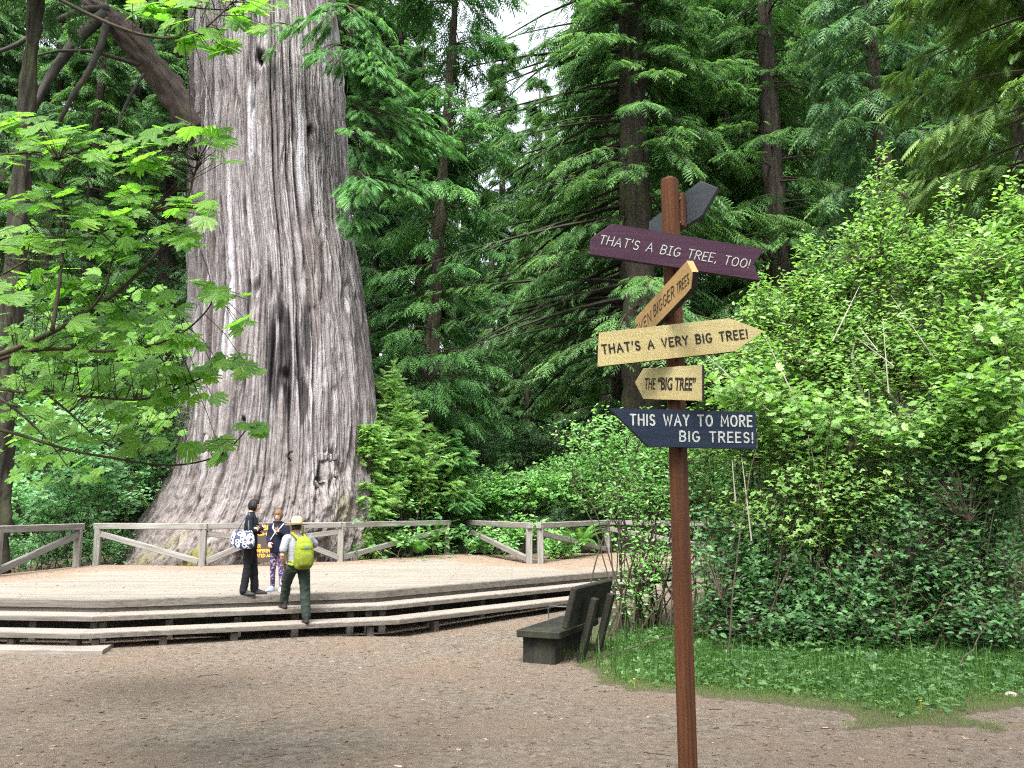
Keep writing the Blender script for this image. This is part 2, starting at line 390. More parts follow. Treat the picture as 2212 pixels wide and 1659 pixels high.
for (px, py, w_, h_, deep, k) in ((632, 770, 34, 120, .30, 1.), (660, 860, 22, 60, .2, 1.), (560, 650, 14, 90, .1, .62), (598, 560, 10, 110, .08, .5), (678, 720, 16, 110, .12, .6), (470, 520, 9, 40, .1, .6), (548, 430, 10, 60, .05, .35)):
    t0, z0 = tpz(px, py); t1, _ = tpz(px+w_, py); dz = abs(at(px, py-h_, 26).z-at(px, py, 26).z)
    q = ((aw-t0*3-wv.mean()*0)/max(.05, (t1-t0)*3))**2 + ((zz-z0)/dz)**2
    e = np.exp(-q*1.1); char = np.maximum(char, k*e*(.25+1.15*sstep(.38, .62, vnoise(aw*5.5, zz*.28, seed=51)))); disp -= deep*e*sstep(.35, .6, vnoise(aw*5.5, zz*.28, seed=51))
for (px, py, rad, hgt) in ((577, 118, .40, .22), (672, 278, .28, .16), (632, 800, .30, .16), (548, 905, .16, .10)):      # knots: a boss with a rotted eye
    t0, z0 = tpz(px, py); d = np.hypot((th-t0)*rr, (zz-z0)*.75)
    disp += hgt*np.exp(-(d/rad)**2) - hgt*2.2*np.exp(-(np.hypot((th-t0)*rr, (zz-z0+rad*.25)*.7)/(rad*.42))**2)
    char = np.maximum(char, .62*np.exp(-(d/(rad*.62))**2))
for (px, py, sx, sz) in ((716, 1018, .26, .5), (695, 1045, .14, .16), (455, 960, .12, .22), (650, 985, .16, .1)):   # rotted hollows
    t0, z0 = tpz(px, py); q = np.hypot((th-t0)*rr/sx, (zz-z0)/sz); ring = np.exp(-((q-1)/.35)**2)*(vnoise(th*30, zz*4, seed=6) > .35)
    disp -= .15*ring; char = np.maximum(char, .48*ring)
for (px, py, s_, k) in ((740, 1105, 1.0, .48), (715, 1160, .9, .42), (600, 1216, .6, .6), (790, 1000, .6, .5), (395, 1180, 1.0, .45), (470, 1150, .8, .35), (770, 640, .3, .4), (780, 760, .4, .35), (330, 1215, .9, .5), (455, 1215, .5, .85)):
    t0, z0 = tpz(px, py); moss = np.maximum(moss, k*np.exp(-(np.hypot((th-t0)*rr, (zz-z0)*.8)/s_)**2))
for (px, py, s_, hz_) in ((516, 560, .09, 3.4), (500, 720, .07, 1.6), (780, 560, .14, 3.2), (560, 260, .1, 1.6), (655, 330, .12, 1.8)):
    t0, z0 = tpz(px, py); moss = np.where(moss < .1, np.minimum(moss, -np.exp(-((aw-wv*.6-t0*3)/s_)**2-((zz-z0)/hz_)**4)*.95), moss)
rad = rr + disp*sstep(-.6, 0, rr)
V = np.stack([cx+rad*np.sin(th), TCY-rad*np.cos(th)*(1+.0*zz), zz], -1)
nT, nZ = len(TH), len(TZ); i_ = np.arange(nZ-1)[:, None]*nT; j_ = np.arange(nT)[None]; k_ = (j_+1) % nT
mb = MB(); mb.add(V.reshape(-1, 3), np.stack([i_+j_, i_+k_, i_+nT+k_, i_+nT+j_], -1).reshape(-1, 4), char.ravel(), np.stack([zz, aw, moss], -1).reshape(-1, 3))
GIANT = thing('giant_redwood', 'enormous grey redwood with a charred hollow and flared roots behind the railing', 'tree', (0, 0, 0))
mb.build('trunk', M_GIANT, GIANT, smooth=True)
# the shaggy crooked limb at its left
M_LIMB = bark_mat('shaggy limb bark', (.03, .024, .021), (.075, .06, .053), (.13, .11, .10), 7, 2.2, 1.)
mb = MB()
def limb_path(pts, Y0, Y1, n=24):
    P = np.array([at(px, py, Y0+(Y1-Y0)*i/(len(pts)-1)) for i, (px, py) in enumerate(pts)]); u = np.linspace(0, 1, len(pts))
    v = np.linspace(0, 1, n); return np.stack([np.interp(v, u, P[:, k]) for k in range(3)], -1)
def rough_tube(mb, P, R, n=40, amp=.08, seed=0, sub=6, **kw):
    P = np.asarray(P); m = len(P); u = np.linspace(0, 1, m); v = np.linspace(0, 1, m*sub)
    ker = np.array([.25, .5, .25]); Q = np.stack([np.interp(v, u, P[:, k]) for k in range(3)], -1)
    for _ in range(14): Q[1:-1] = .25*Q[:-2]+.5*Q[1:-1]+.25*Q[2:]
    RR = np.interp(v, u, np.broadcast_to(R, (m,))); b4 = mb.n
    tube(mb, Q, RR, n, **kw)
    W = mb.v[-1].reshape(len(Q), n, 3); s_ = np.arange(len(Q))[:, None]*np.linalg.norm(Q[1]-Q[0]); a_ = np.arange(n)[None]
    d = (fbm(s_*1.6, a_*8.0/n, o=4, seed=seed, perx=0)-.5)*2 + (vnoise(s_*5, a_*20./n, seed=seed+5)-.5)
    W += (W-Q[:, None])*d[..., None]*amp/RR.mean()*.8
    mb.v[-1] = W.reshape(-1, 3)
rough_tube(mb, limb_path([(425, 285), (400, 250), (370, 195), (335, 145), (300, 110), (262, 62), (232, 35), (190, 5), (150, -60)], 27.6, 26.2, 9), np.array([.62, .50, .45, .43, .41, .36, .30, .24, .18]), amp=.14, seed=2)
mb.build('limb', M_LIMB, GIANT, smooth=True)
M_TWIG = bark_mat('dead branch bark', (.022, .02, .018), (.05, .045, .04), (.10, .092, .082), 6, 2.)
mb = MB()
for pts, r0, r1 in (([(232, 40), (222, 90), (190, 160), (160, 200), (130, 260)], .13, .06), ([(225, 30), (170, 80), (110, 160), (60, 260), (30, 330)], .22, .06), ([(310, 160), (290, 190), (265, 240), (250, 290), (240, 345)], .05, .03), ([(236, 20), (180, 20), (110, 50), (30, 100), (-30, 120)], .14, .05), ([(300, 140), (200, 110), (120, 110), (40, 130)], .08, .03)):
    P = limb_path(pts, 26.4, 25.2, 12); tube(mb, P, np.linspace(r0, r1, 12), 8)
mb.build('dead_branch', M_TWIG, GIANT, smooth=True)

# ---------------------------------------------------------------- boardwalk deck and steps
W_DECK = wood_mat('worn deck boards', (.34, .30, .255), (.50, .455, .40), (.62, .57, .51), 1.0, 20, .8, .3, .25, (.36, .27, .20))
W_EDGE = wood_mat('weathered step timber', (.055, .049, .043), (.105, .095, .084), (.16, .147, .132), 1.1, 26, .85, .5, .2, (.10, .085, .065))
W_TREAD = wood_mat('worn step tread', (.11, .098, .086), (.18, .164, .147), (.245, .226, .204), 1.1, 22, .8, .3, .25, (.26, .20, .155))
def m_deck():
    m, t, b, o = M_new('deck boards with needles'); p = geo_pos(t)
    g = mapv(t, p, (1.0, 22, 1)); n1 = noise(t, g, 1, 5, .6, .4); n2 = noise(t, p, 1.1, 4); n3 = noise(t, p, 26, 4, .7)
    br = t.nodes.new('ShaderNodeTexBrick'); t.links.new(p, br.inputs['Vector'])
    for k_, v_ in (('Scale', 1.0), ('Brick Width', 3.6), ('Row Height', .19), ('Mortar Size', .006), ('Mortar Smooth', .2), ('Bias', 0.)): br.inputs[k_].default_value = v_
    br.offset = .37; br.inputs['Color1'].default_value = (.8, .8, .8, 1); br.inputs['Color2'].default_value = (1.05, 1.03, 1, 1); br.inputs['Mortar'].default_value = (.22, .18, .14, 1)
    col = ramp(t, n1, [(.3, (.126, .114, .097)), (.5, (.192, .177, .153)), (.7, (.248, .232, .204))])
    col = mix(t, col, br.outputs['Color'], .9, 'MULTIPLY')
    s = t.nodes.new('ShaderNodeMath'); s.operation = 'ADD'; t.links.new(attr(t, 'tint'), s.inputs[0]); t.links.new(n2, s.inputs[1])
    s2 = t.nodes.new('ShaderNodeMath'); s2.operation = 'MULTIPLY_ADD'; s2.inputs[1].default_value = .5; t.links.new(n3, s2.inputs[0]); t.links.new(s.outputs[0], s2.inputs[2])
    lit = ramp(t, n3, [(.35, (.11, .076, .054)), (.6, (.215, .163, .122))])
    col = mix(t, col, lit, ramp(t, s2.outputs[0], [(.85, (0, 0, 0)), (1.3, (.9, .9, .9))]))
    t.links.new(col, b.inputs['Base Color']); b.inputs['Roughness'].default_value = .85; b.inputs['Specular IOR Level'].default_value = .2
    bump(t, br.outputs['Fac'], b, .35, -.01); return m
ZD = .7
A0, A, B, Cc, D = [onz(px, py, ZD) for px, py in ((-400, 1288), (0, 1293), (227, 1296), (809, 1277), (1355, 1231))]
D2 = Vector((9.5, 28.0, ZD))
FRONT = [A0, A, B, Cc, D, D2]
def offset_line(P, d):
    """front edge moved out by d metres (mitred)"""
    R = []
    for i, p in enumerate(P):
        ns = []
        for a, b_ in ((i-1, i), (i, i+1)):
            if a >= 0 and b_ < len(P):
                e = (P[b_]-P[a]).normalized(); ns.append(Vector((e.y, -e.x, 0)))
        n = sum(ns, Vector()).normalized(); R.append(p + n*(d/max(.3, n.dot(ns[0]))))
    return R
DECK = thing('viewing_deck', 'low wooden viewing deck with wide timber steps in front of the giant tree', 'deck')
BACK = [Vector((10.5, 31, ZD)), Vector((3.3, 31.4, ZD)), Vector((.9, 25.2, ZD)), Vector((.5, 25.1, ZD)), Vector((-1.7, 31.2, ZD)), Vector((-2.2, 30.5, ZD)), Vector((-5.0, 26.25, ZD)), Vector((-8.2, 24.15, ZD)), Vector((-11.3, 24.6, ZD)), Vector((-11.55, 23.6, ZD)), Vector((-11.7, 20.3, ZD)), Vector((-12.5, 16, ZD))]
# floor as a fine sheet so needles can lie thicker along the railing
import bmesh
bm = bmesh.new(); vs = [bm.verts.new(p) for p in FRONT+BACK]; f = bm.faces.new(vs)
if f.normal.z < 0: f.normal_flip()
bmesh.ops.triangulate(bm, faces=bm.faces[:])
for _ in range(4): bmesh.ops.subdivide_edges(bm, edges=[e for e in bm.edges if e.calc_length() > .7], cuts=1, use_grid_fill=False); bmesh.ops.triangulate(bm, faces=bm.faces[:])
bm.normal_update()
fl = bpy.data.meshes.new('deck_floor')
bm.to_mesh(fl); bm.free(); fl.materials.append(m_deck())
co = np.zeros(len(fl.vertices)*3, np.float32); fl.vertices.foreach_get('co', co); co = co.reshape(-1, 3)
bx_, by_ = np.array([p.x for p in BACK]), np.array([p.y for p in BACK])
dm = sstep(2.6, .2, seg_dist(co[:, 0], co[:, 1], bx_, by_)); dm = np.maximum(dm, .8*sstep(-.5, 1.5, co[:, 0])*sstep(21.5, 24.5, co[:, 1]+.0))
a = fl.attributes.new('tint', 'FLOAT', 'POINT'); a.data.foreach_set('value', (dm*.55).astype(np.float32))
link(bpy.data.objects.new('deck_floor', fl), DECK)
def strip(mb, P, Q, z0, z1, i, ins=.0):
    """plank between two edge lines, segment i, from z0 up to z1"""
    a, b_, c, d = [Vector((p.x, p.y, 0)) for p in (P[i], P[i+1], Q[i+1], Q[i])]
    e = (b_-a).normalized(); a = a+e*ins; b_ = b_-e*ins; d = d+e*ins; c = c-e*ins
    off = random.random()*40
    ps = [a, b_, c, d]; V = []; G = []
    n = (d-a).normalized(); k = .012
    for z, sh in ((z0, 0), (z1-k, 0), (z1, k)):
        for q, p in enumerate(ps):
            pp = p + n*(sh if q < 2 else 0); V.append((pp.x, pp.y, z)); G.append(((p-a).dot(e)+off, (p-a).dot(n), z))
    F = [(3, 2, 1, 0), (8, 9, 10, 11)]
    for r in (0, 4):
        for q in range(4): F.append((r+q, r+(q+1) % 4, r+4+(q+1) % 4, r+4+q))
    mb.add(np.array(V), np.array(F), .5, np.array(G))
L = {d: offset_line(FRONT, d) for d in (-.06, .0, .04, .05, .5, 1.0, 1.5, .02, .45, .52, .95, 1.02)}
for i in range(5):
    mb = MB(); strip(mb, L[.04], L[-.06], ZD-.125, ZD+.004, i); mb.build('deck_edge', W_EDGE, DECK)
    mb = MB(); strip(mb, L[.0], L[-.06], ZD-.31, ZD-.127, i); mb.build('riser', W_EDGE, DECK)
for lv, (z, li, lo_) in enumerate(((.5, .02, .5), (.3, .52, 1.0), (.1, 1.02, 1.5))):
    segs = range(4) if lv < 2 else range(2)
    Lo = L[lo_]; Li = L[li]
    if lv == 2:
        Lo = [p.copy() for p in Lo]; Li = [p.copy() for p in Li]
        e = (Lo[2]-Lo[1]).normalized(); Lo[2] = onz(222, 1404, .1); Li[2] = onz(247, 1389, .1)
    for i in segs:
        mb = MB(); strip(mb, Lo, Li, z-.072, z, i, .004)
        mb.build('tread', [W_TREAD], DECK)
# darker faced nosing boards, 2 mm proud of the treads
for lv, (z, lo_) in enumerate(((.5, .5), (.3, 1.0))):
    Q = offset_line(FRONT, lo_+.003); P2 = offset_line(FRONT, lo_+.022)
    for i in range(4):
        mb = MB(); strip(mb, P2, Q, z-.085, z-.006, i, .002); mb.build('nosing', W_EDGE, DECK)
def block(px, ztop, zbot, line, back=.05):
    """support block under a tread where the picture shows one"""
    P = line; best = None
    for i in range(len(P)-1):
        d = ray(px, 1350); k = d.x/d.y; e = P[i+1]-P[i]; den = e.x-k*e.y
        s_ = (k*P[i].y-P[i].x)/den
        if 0 <= s_ <= 1: best = (P[i]+e*s_, e.normalized())
    p, e = best; n = Vector((e.y, -e.x, 0)); c = p - n*(back+.06)
    mb = MB(); beam(mb, (c.x, c.y, zbot), (c.x, c.y, ztop), .12, .15, .006, up=n); mb.build('support', W_EDGE, DECK)
for px in (57, 190, 221, 366, 515, 640, 760, 800, 830, 942, 1054, 1168): block(px, .378, -.12, L[.5], .16)
for px in (17, 153, 207, 354, 508, 803, 950): block(px, .178, -.2, L[1.0], .1)
for i in range(5):                                               # dark back boards under the deck
    mb = MB(); Q1, Q2 = offset_line(FRONT, -.5), offset_line(FRONT, -.56); strip(mb, Q1, Q2, -.3, .38, i); mb.build('back_board', W_EDGE, DECK)

# ---------------------------------------------------------------- railings
W_RAIL = wood_mat('silver grey railing timber', (.084, .081, .073), (.165, .160, .148), (.245, .240, .226), 1.3, 24, .8, .45, .25, (.16, .145, .12))
RH = 1.13
def post(par, p, h=RH-.09, w_=.17):
    mb = MB(); beam(mb, (p[0], p[1], ZD-.25), (p[0], p[1], ZD+h), w_, w_, .014, up=(1, .1, 0)); mb.build('post', W_RAIL, par)
def rail(par, p, q, ext=.14, z=ZD+RH-.085, h=.165, w_=.17):
    p, q = Vector((p[0], p[1], z)), Vector((q[0], q[1], z)); e = (q-p).normalized(); mb = MB(); beam(mb, p-e*ext, q+e*ext, w_, h, .014); mb.build('top_rail', W_RAIL, par)
def brace(par, p, q, up_first):
    p, q = Vector((p[0], p[1], 0)), Vector((q[0], q[1], 0)); e = (q-p).normalized()
    za, zb = (ZD+RH-.30, ZD+.12) if up_first else (ZD+.12, ZD+RH-.30)
    a = p+e*.09; b_ = q-e*.09; a.z = za; b_.z = zb; mb = MB(); beam(mb, a, b_, .12, .155, .012); mb.build('brace', W_RAIL, par)
def railing(label, pts, braces, posts=None, ext=.14):
    r = thing('railing', label, 'railing', group='weathered timber railings round the deck')
    for i, p in enumerate(pts):
        if posts is None or i in posts: post(r, p)
    for i in range(len(pts)-1): rail(r, pts[i], pts[i+1], ext if 0 < 1 else 0, z=ZD+RH-.085+(.0016*i))
    for i, s_ in enumerate(braces):
        if s_ is not None:
            if s_ == 'V':
                m_ = [(pts[i][k]+pts[i+1][k])/2 for k in (0, 1)]; brace(r, pts[i], m_, True); brace(r, m_, pts[i+1], False)
            elif s_ == 'A':
                m_ = [(pts[i][k]+pts[i+1][k])/2 for k in (0, 1)]; brace(r, pts[i], m_, False); brace(r, m_, pts[i+1], True)
            else: brace(r, pts[i], pts[i+1], s_)
    return r
def ob(px, py): p = onz(px, py, ZD); return (p.x, p.y)
railing('grey timber railing at the left end of the deck with one rising brace', [(-11.75, 16.3), (-11.62, 20.3), ob(165, 1225)], [False, False])
railing('long grey timber railing in front of the giant trunk roots', [ob(208, 1220.5), ob(436, 1223), ob(735, 1213), ob(965, 1197.5)], [True, None, False], ext=.12)
R2 = [o for o in C.objects if o.name.startswith('railing')][-1]
_p, _q = ob(436, 1223), ob(735, 1213)
# the middle bay holds two crossing pairs of braces behind the visitors
_m = [(_p[k]+_q[k])/2 for k in (0, 1)]
brace(R2, _p, _m, False); brace(R2, _m, _q, True)
for a_, b_, za, zb in ((_p, _m, ZD+RH-.27, ZD+RH-.50), (_m, _q, ZD+RH-.50, ZD+RH-.27)):
    a, b2 = Vector((*a_, za)), Vector((*b_, zb)); e = (b2-a).normalized(); mb = MB(); beam(mb, a+e*.09, b2-e*.02, .10, .15, .012); mb.build('brace', W_RAIL, R2)
railing('short grey railing right of the sapling with a long falling brace', [ob(1003, 1193.5), ob(1143, 1218)], [True])
railing('grey railing running behind the bare shrub stems beside the bench', [ob(1167, 1217.5), (3.3, 31.2), (7.4, 26.5)], [True, True])
M_MOSS = plain('yellow lichen moss', (.22, .20, .03), .95, .1, .5, 40, bs=.5)
# ---------------------------------------------------------------- stroke lettering
def arc(cx, cy, rx, ry, a0, a1, n=9): return [(cx+rx*math.cos(math.radians(a0+(a1-a0)*i/n)), cy+ry*math.sin(math.radians(a0+(a1-a0)*i/n))) for i in range(n+1)]
GL = {
 'A': (.72, [[(0, 0), (.36, 1), (.72, 0)], [(.13, .36), (.59, .36)]]),
 'B': (.58, [[(0, 0), (0, 1), (.3, 1)]+arc(.3, .76, .25, .24, 90, -90, 7)+[(0, .52)], [(.28, .52)]+arc(.3, .26, .28, .26, 90, -90, 7)+[(0, 0)]]),
 'E': (.5, [[(.5, 1), (0, 1), (0, 0), (.5, 0)], [(0, .52), (.42, .52)]]),
 'G': (.68, [arc(.36, .5, .36, .5, 50, 340, 14)+[(.69, .44), (.42, .44)]]),
 'H': (.62, [[(0, 0), (0, 1)], [(.62, 0), (.62, 1)], [(0, .52), (.62, .52)]]),
 'I': (.06, [[(.03, 0), (.03, 1)]]),
 'J': (.4, [[(.2, 0), (.2, 1)], [(0, 1), (.4, 1)], [(0, 0), (.4, 0)]]),      # the barred I
 'M': (.8, [[(0, 0), (.04, 1), (.4, .3), (.76, 1), (.8, 0)]]),
 'N': (.62, [[(0, 0), (0, 1), (.62, 0), (.62, 1)]]),
 'O': (.72, [arc(.36, .5, .36, .5, 90, 450, 18)]),
 'R': (.6, [[(0, 0), (0, 1), (.3, 1)]+arc(.3, .75, .27, .25, 90, -90, 7)+[(0, .5)], [(.26, .5), (.6, 0)]]),
 'S': (.52, [arc(.27, .75, .24, .25, 25, 260, 9)+arc(.26, .25, .26, .25, 80, -150, 9)]),
 'T': (.62, [[(0, 1), (.62, 1)], [(.31, 1), (.31, 0)]]),
 'V': (.66, [[(0, 1), (.33, 0), (.66, 1)]]),
 'W': (.95, [[(0, 1), (.24, 0), (.475, .8), (.71, 0), (.95, 1)]]),
 'Y': (.62, [[(0, 1), (.31, .48), (.62, 1)], [(.31, .48), (.31, 0)]]),
 "'": (.06, [[(.05, 1.02), (.0, .72)]]), '!': (.06, [[(.03, 1), (.03, .3)], [(.03, .05), (.03, .0)]]), ',': (.08, [[(.06, .08), (.0, -.14)]]), '.': (.08, [[(.03, .06), (.03, 0)]]), ' ': (.42, [])}
def ribbon(mb, pts, w_, to3, lift, th):
    P = np.array(pts, float); n = len(P)
    if n < 2: return
    T = np.gradient(P, axis=0); T = T/(np.linalg.norm(T, axis=1)[:, None]+1e-9)
    closed = np.hypot(*(P[0]-P[-1])) < 1e-6
    if closed: tm = nrm(T[0]+T[-1]); T[0] = T[-1] = tm
    sg = np.diff(P, axis=0); sg /= np.linalg.norm(sg, axis=1)[:, None]+1e-9
    Nn = np.stack([-T[:, 1], T[:, 0]], -1); ml = np.ones(n)
    for i in range(1, n-1):
        d = sg[i-1]+sg[i]; l = np.hypot(*d)
        if l > 1e-6: t_ = d/l; Nn[i] = (-t_[1], t_[0]); ml[i] = min(1.7, 1/max(.4, Nn[i].dot((-sg[i][1], sg[i][0]))))
    h = w_/2
    Lf, Rt = P+Nn*(h*ml)[:, None], P-Nn*(h*ml)[:, None]
    if closed: out = None
    cap = lambda c, t_, s_: [c + h*(math.cos(a)*np.array([-t_[1], t_[0]])*s_ + math.sin(a)*t_*s_) for a in np.linspace(0, math.pi, 6)[1:-1]]
    ring = list(Lf) + ([] if closed else cap(P[-1], T[-1], 1)) + list(Rt[::-1]) + ([] if closed else cap(P[0], T[0], -1))
    m = len(ring); top = [to3(q, lift+th) for q in ring]; bot = [to3(q, lift) for q in ring]
    # strip triangulated pairwise so concave letters stay clean
    F = [[i, i+1, m-2-i if False else 0] for i in range(0)]
    quads = []; off_r = n + (0 if closed else 4)
    for i in range(n-1): quads.append((i, off_r+(n-1-i), off_r+(n-2-i), i+1))
    caps = []
    if not closed:
        caps = [list(range(n-1, n+5))[::-1], (list(range(m-4, m))+[0])[::-1]]
        caps[0] = [n-1]+[n+k for k in range(4)]+[n+4]; caps[0] = caps[0][::-1]
        caps[1] = ([off_r+n-1]+[m-4+k for k in range(4)]+[0])[::-1]
    side = [(i, (i+1) % m, m+(i+1) % m, m+i) for i in range(m)]
    mb.add(np.array(top+bot), [np.array(quads), np.array(side)]+([np.array(caps)] if caps else []))
def letters(mb, text, p0, p1, hgt, n, sw, gap=.26, shear=0., lift=.0005, th=.0012, squash=None, jit=0.):
    """text from p0 to p1 (points on the board), cap height hgt"""
    p0, p1 = Vector(p0), Vector(p1); u = (p1-p0); Lw = u.length; u.normalize(); n = Vector(n).normalized(); v = n.cross(u)
    if v.z < 0: v = -v
    tot = sum(GL[c][0]+gap for c in text)-gap; sx = Lw/tot/hgt; x = 0; k = 0
    for c in text:
        w_, st = GL[c]; jy = (random.random()-.5)*jit; ja = 1+(random.random()-.5)*jit
        for s_ in st:
            q = [((x+a+shear*b_)*sx*hgt, (b_*ja+jy)*hgt) for a, b_ in s_]
            ribbon(mb, q, sw*hgt, lambda e, l: p0+u*float(e[0])+v*float(e[1])+n*l, lift+(k % 3)*.0004, th); k += 1
        x += w_+gap

# ---------------------------------------------------------------- signpost
PX, PY_ = .900, 4.80
SIGN = thing('signpost', 'tall brown wooden signpost carrying six arrow boards about big trees', 'signpost', (PX, PY_, gzs(PX, PY_)))
def local(o): return o                                               # parts are built in world space then re-based
def rebase(par):
    C.objects  # parts of `par` were written in world coordinates: keep them there
    bpy.context.view_layer.update()
    inv = par.matrix_world.inverted()
    for ch in [o for o in bpy.data.objects if o.parent == par]:
        ch.matrix_parent_inverse = inv
W_POST = wood_mat('rust brown stained post', (.044, .0170, .0075), (.085, .0325, .0135), (.122, .049, .021), 1.4, 46, .8, .5, .2, (.034, .016, .010))
mb = MB(); ztop = at(1447, 385, PY_).z
_x = math.cos(math.radians(47)); beam(mb, (PX+.012, PY_, gzs(PX, PY_)-.3), (PX-.008, PY_, ztop), .082, .082, .013, up=(_x, math.sin(math.radians(47)), 0)); po = mb.build('post', W_POST, SIGN)
def board_mat(name, c0, c1, c2, **k): return wood_mat(name, c0, c1, c2, 1.5, 45, .55, .12, .3, **k)
M_PURP = board_mat('plum paint', (.026, .008, .020), (.044, .014, .033), (.066, .023, .048))
M_CREAM = board_mat('cream paint', (.37, .32, .145), (.44, .38, .18), (.48, .42, .205), dirt=(.34, .25, .10))
M_TAN = board_mat('tan paint', (.31, .19, .066), (.37, .23, .083), (.41, .26, .10), dirt=(.27, .15, .05))
M_NAVY = board_mat('navy paint', (.005, .011, .025), (.009, .018, .038), (.015, .027, .052))
M_SLATE = board_mat('slate paint', (.018, .024, .028), (.026, .034, .040), (.034, .043, .05))
M_EDGE = plain('dark board edge', (.02, .017, .015), .7, .2)
M_WHITE = plain('pale lettering paint', (.40, .43, .40), .6, .3, .1); M_INK = plain('dark lettering paint', (.018, .012, .01), .6, .3)
M_BRK = wood_mat('bracket wood', (.06, .025, .012), (.10, .04, .02), (.13, .055, .03), 3, 30)
M_STEEL = plain('galvanised bolt', (.6, .58, .52), .35, .5, .1, metal=.9)
def board(name_lbl, pix, p, psi, mat, th=.034):
    """arrow board: outline as seen, cut from a vertical plank through p; psi turns its right end towards the viewer"""
    n = Vector((-math.sin(psi), -math.cos(psi), 0)); pts = [on_plane(px, py, p, n) for px, py in pix]
    # keep the outline counter-clockwise about n
    nn = Vector(); c = sum(pts, Vector())/len(pts)
    for i in range(len(pts)): nn += (pts[i]-c).cross(pts[(i+1) % len(pts)]-c)
    if nn.dot(n) < 0: pts.reverse()
    u = Vector((math.cos(psi), -math.sin(psi), 0))
    mb = MB(); prism(mb, pts, n, th, uax=u)
    nq = len(pts)
    o = mb.build('sign_board', [mat, M_EDGE], SIGN)
    for i, pl in enumerate(o.data.polygons):
        if abs(pl.normal.dot(n)) < .9 and pl.normal.z < .5: pl.material_index = 1 if pl.normal.dot(n) < .4 else 0
    o['label'] = name_lbl
    return o, n
def words(par, n, p, mat, rows, **kw):
    mb = MB()
    for (text, a, b_, capx) in rows:
        p0, p1 = on_plane(*a, p, n), on_plane(*b_, p, n); q0 = on_plane(a[0], a[1]-capx, p, n)
        letters(mb, text, p0, p1, (q0-p0).length, n, **kw)
    return mb.build('lettering', mat, par)
F0 = Vector((PX, PY_-.062-.036, 0))
o, n = board('plum board pointing left with white italic lettering', [(1323, 483), (1652, 538), (1628, 572), (1643, 606), (1275, 549), (1277, 514)], F0, math.radians(-6), M_PURP)
words(o, n, F0, M_WHITE, [("THAT'S A BJG TREE, TOO!", (1293, 526), (1616, 579), 19.2)], sw=.10, shear=.22, gap=.27, jit=.05)
pl_ = at(1386, 690, 5.17); YR = 4.2
for _ in range(40):
    q = at(1495, 605, YR); YR += (q.z-pl_.z)*-1.0*.5 if False else 0; YR = 4.2
    break
lo_, hi_ = 3.0, 5.2
for _ in range(40):
    YR = (lo_+hi_)/2
    if at(1495, 605, YR).z > pl_.z: hi_ = YR
    else: lo_ = YR
q = at(1495, 605, YR); psi = math.atan2(-(q.y-pl_.y), (q.x-pl_.x))
o, n = board('tan board turned edge-on towards the viewer', [(1373, 686), (1484, 563), (1495.5, 587), (1492, 623), (1481.6, 636), (1416, 704.5), (1379, 743), (1372, 735)], pl_, psi, M_TAN)
words(o, n, pl_, M_INK, [('EVEN', (1374, 727), (1407, 693), 22), ('BIGGER', (1413, 684), (1457, 640), 23), ('TREES', (1463, 635), (1489, 611), 21)], sw=.12, gap=.32)
o, n = board('cream board pointing right with bold dark lettering', [(1294, 718), (1575, 687), (1651, 715), (1589, 759), (1291, 792)], F0, math.radians(-4), M_CREAM)
words(o, n, F0, M_INK, [("THAT'S A VERY BIG TREE!", (1302, 764), (1615, 730), 18.4)], sw=.185, gap=.36)
o, n = board('small cream board pointing left with narrow dark lettering', [(1371, 826), (1389, 796), (1516, 788), (1516, 866), (1389, 862)], F0, math.radians(37), M_CREAM)
def font_text(par, text, p0, p1, hgt, n, mat, bold=0., name='lettering'):
    cu = bpy.data.curves.new('t', 'FONT'); cu.body = text; cu.size = 1; cu.extrude = .004; cu.offset = bold; cu.resolution_u = 3
    ob_ = bpy.data.objects.new('t', cu); C.objects.link(ob_); bpy.context.view_layer.update()
    me = bpy.data.meshes.new_from_object(ob_.evaluated_get(bpy.context.evaluated_depsgraph_get())); bpy.data.objects.remove(ob_)
    co = np.zeros(len(me.vertices)*3, np.float32); me.vertices.foreach_get('co', co); co = co.reshape(-1, 3)
    x0, x1 = co[:, 0].min(), co[:, 0].max(); y1 = .729
    p0, p1, n = Vector(p0), Vector(p1), Vector(n).normalized(); u = p1-p0; v = n.cross(u.normalized()); v = v if v.z > 0 else -v
    a = (co[:, 0:1]-x0)/(x1-x0); b_ = co[:, 1:2]/y1; c = (co[:, 2:3]+.004)/.008*.0015+.0004
    co = np.array(p0)[None]+a*np.array(u)[None]+b_*hgt*np.array(v)[None]+c*np.array(n)[None]
    me.vertices.foreach_set('co', co.astype(np.float32).ravel()); me.materials.clear(); me.materials.append(mat); me.update()
    return link(bpy.data.objects.new(name, me), par)
def font_px(par, text, a, b_, capx, p, n, mat, bold):
    p0, p1 = on_plane(*a, p, n), on_plane(*b_, p, n); return font_text(par, text, p0, p1, (on_plane(a[0], a[1]-capx, p, n)-p0).length, n, mat, bold)
font_px(o, 'THE', (1392, 841), (1415, 841.5), 26, F0, n, M_INK, .0); font_px(o, '\u201cBIG TREE\u201d', (1420, 841.5), (1502, 843), 27, F0, n, M_INK, .028)
o, n = board('navy board pointing left with two lines of white lettering', [(1315, 881), (1633, 890), (1635, 970), (1400, 965)], F0, math.radians(-3), M_NAVY)
words(o, n, F0, M_WHITE, [('THIS WAY TO MORE', (1362, 918), (1624, 921), 22.5), ('BIG TREES!', (1469, 953), (1626, 956), 21)], sw=.16, gap=.36)
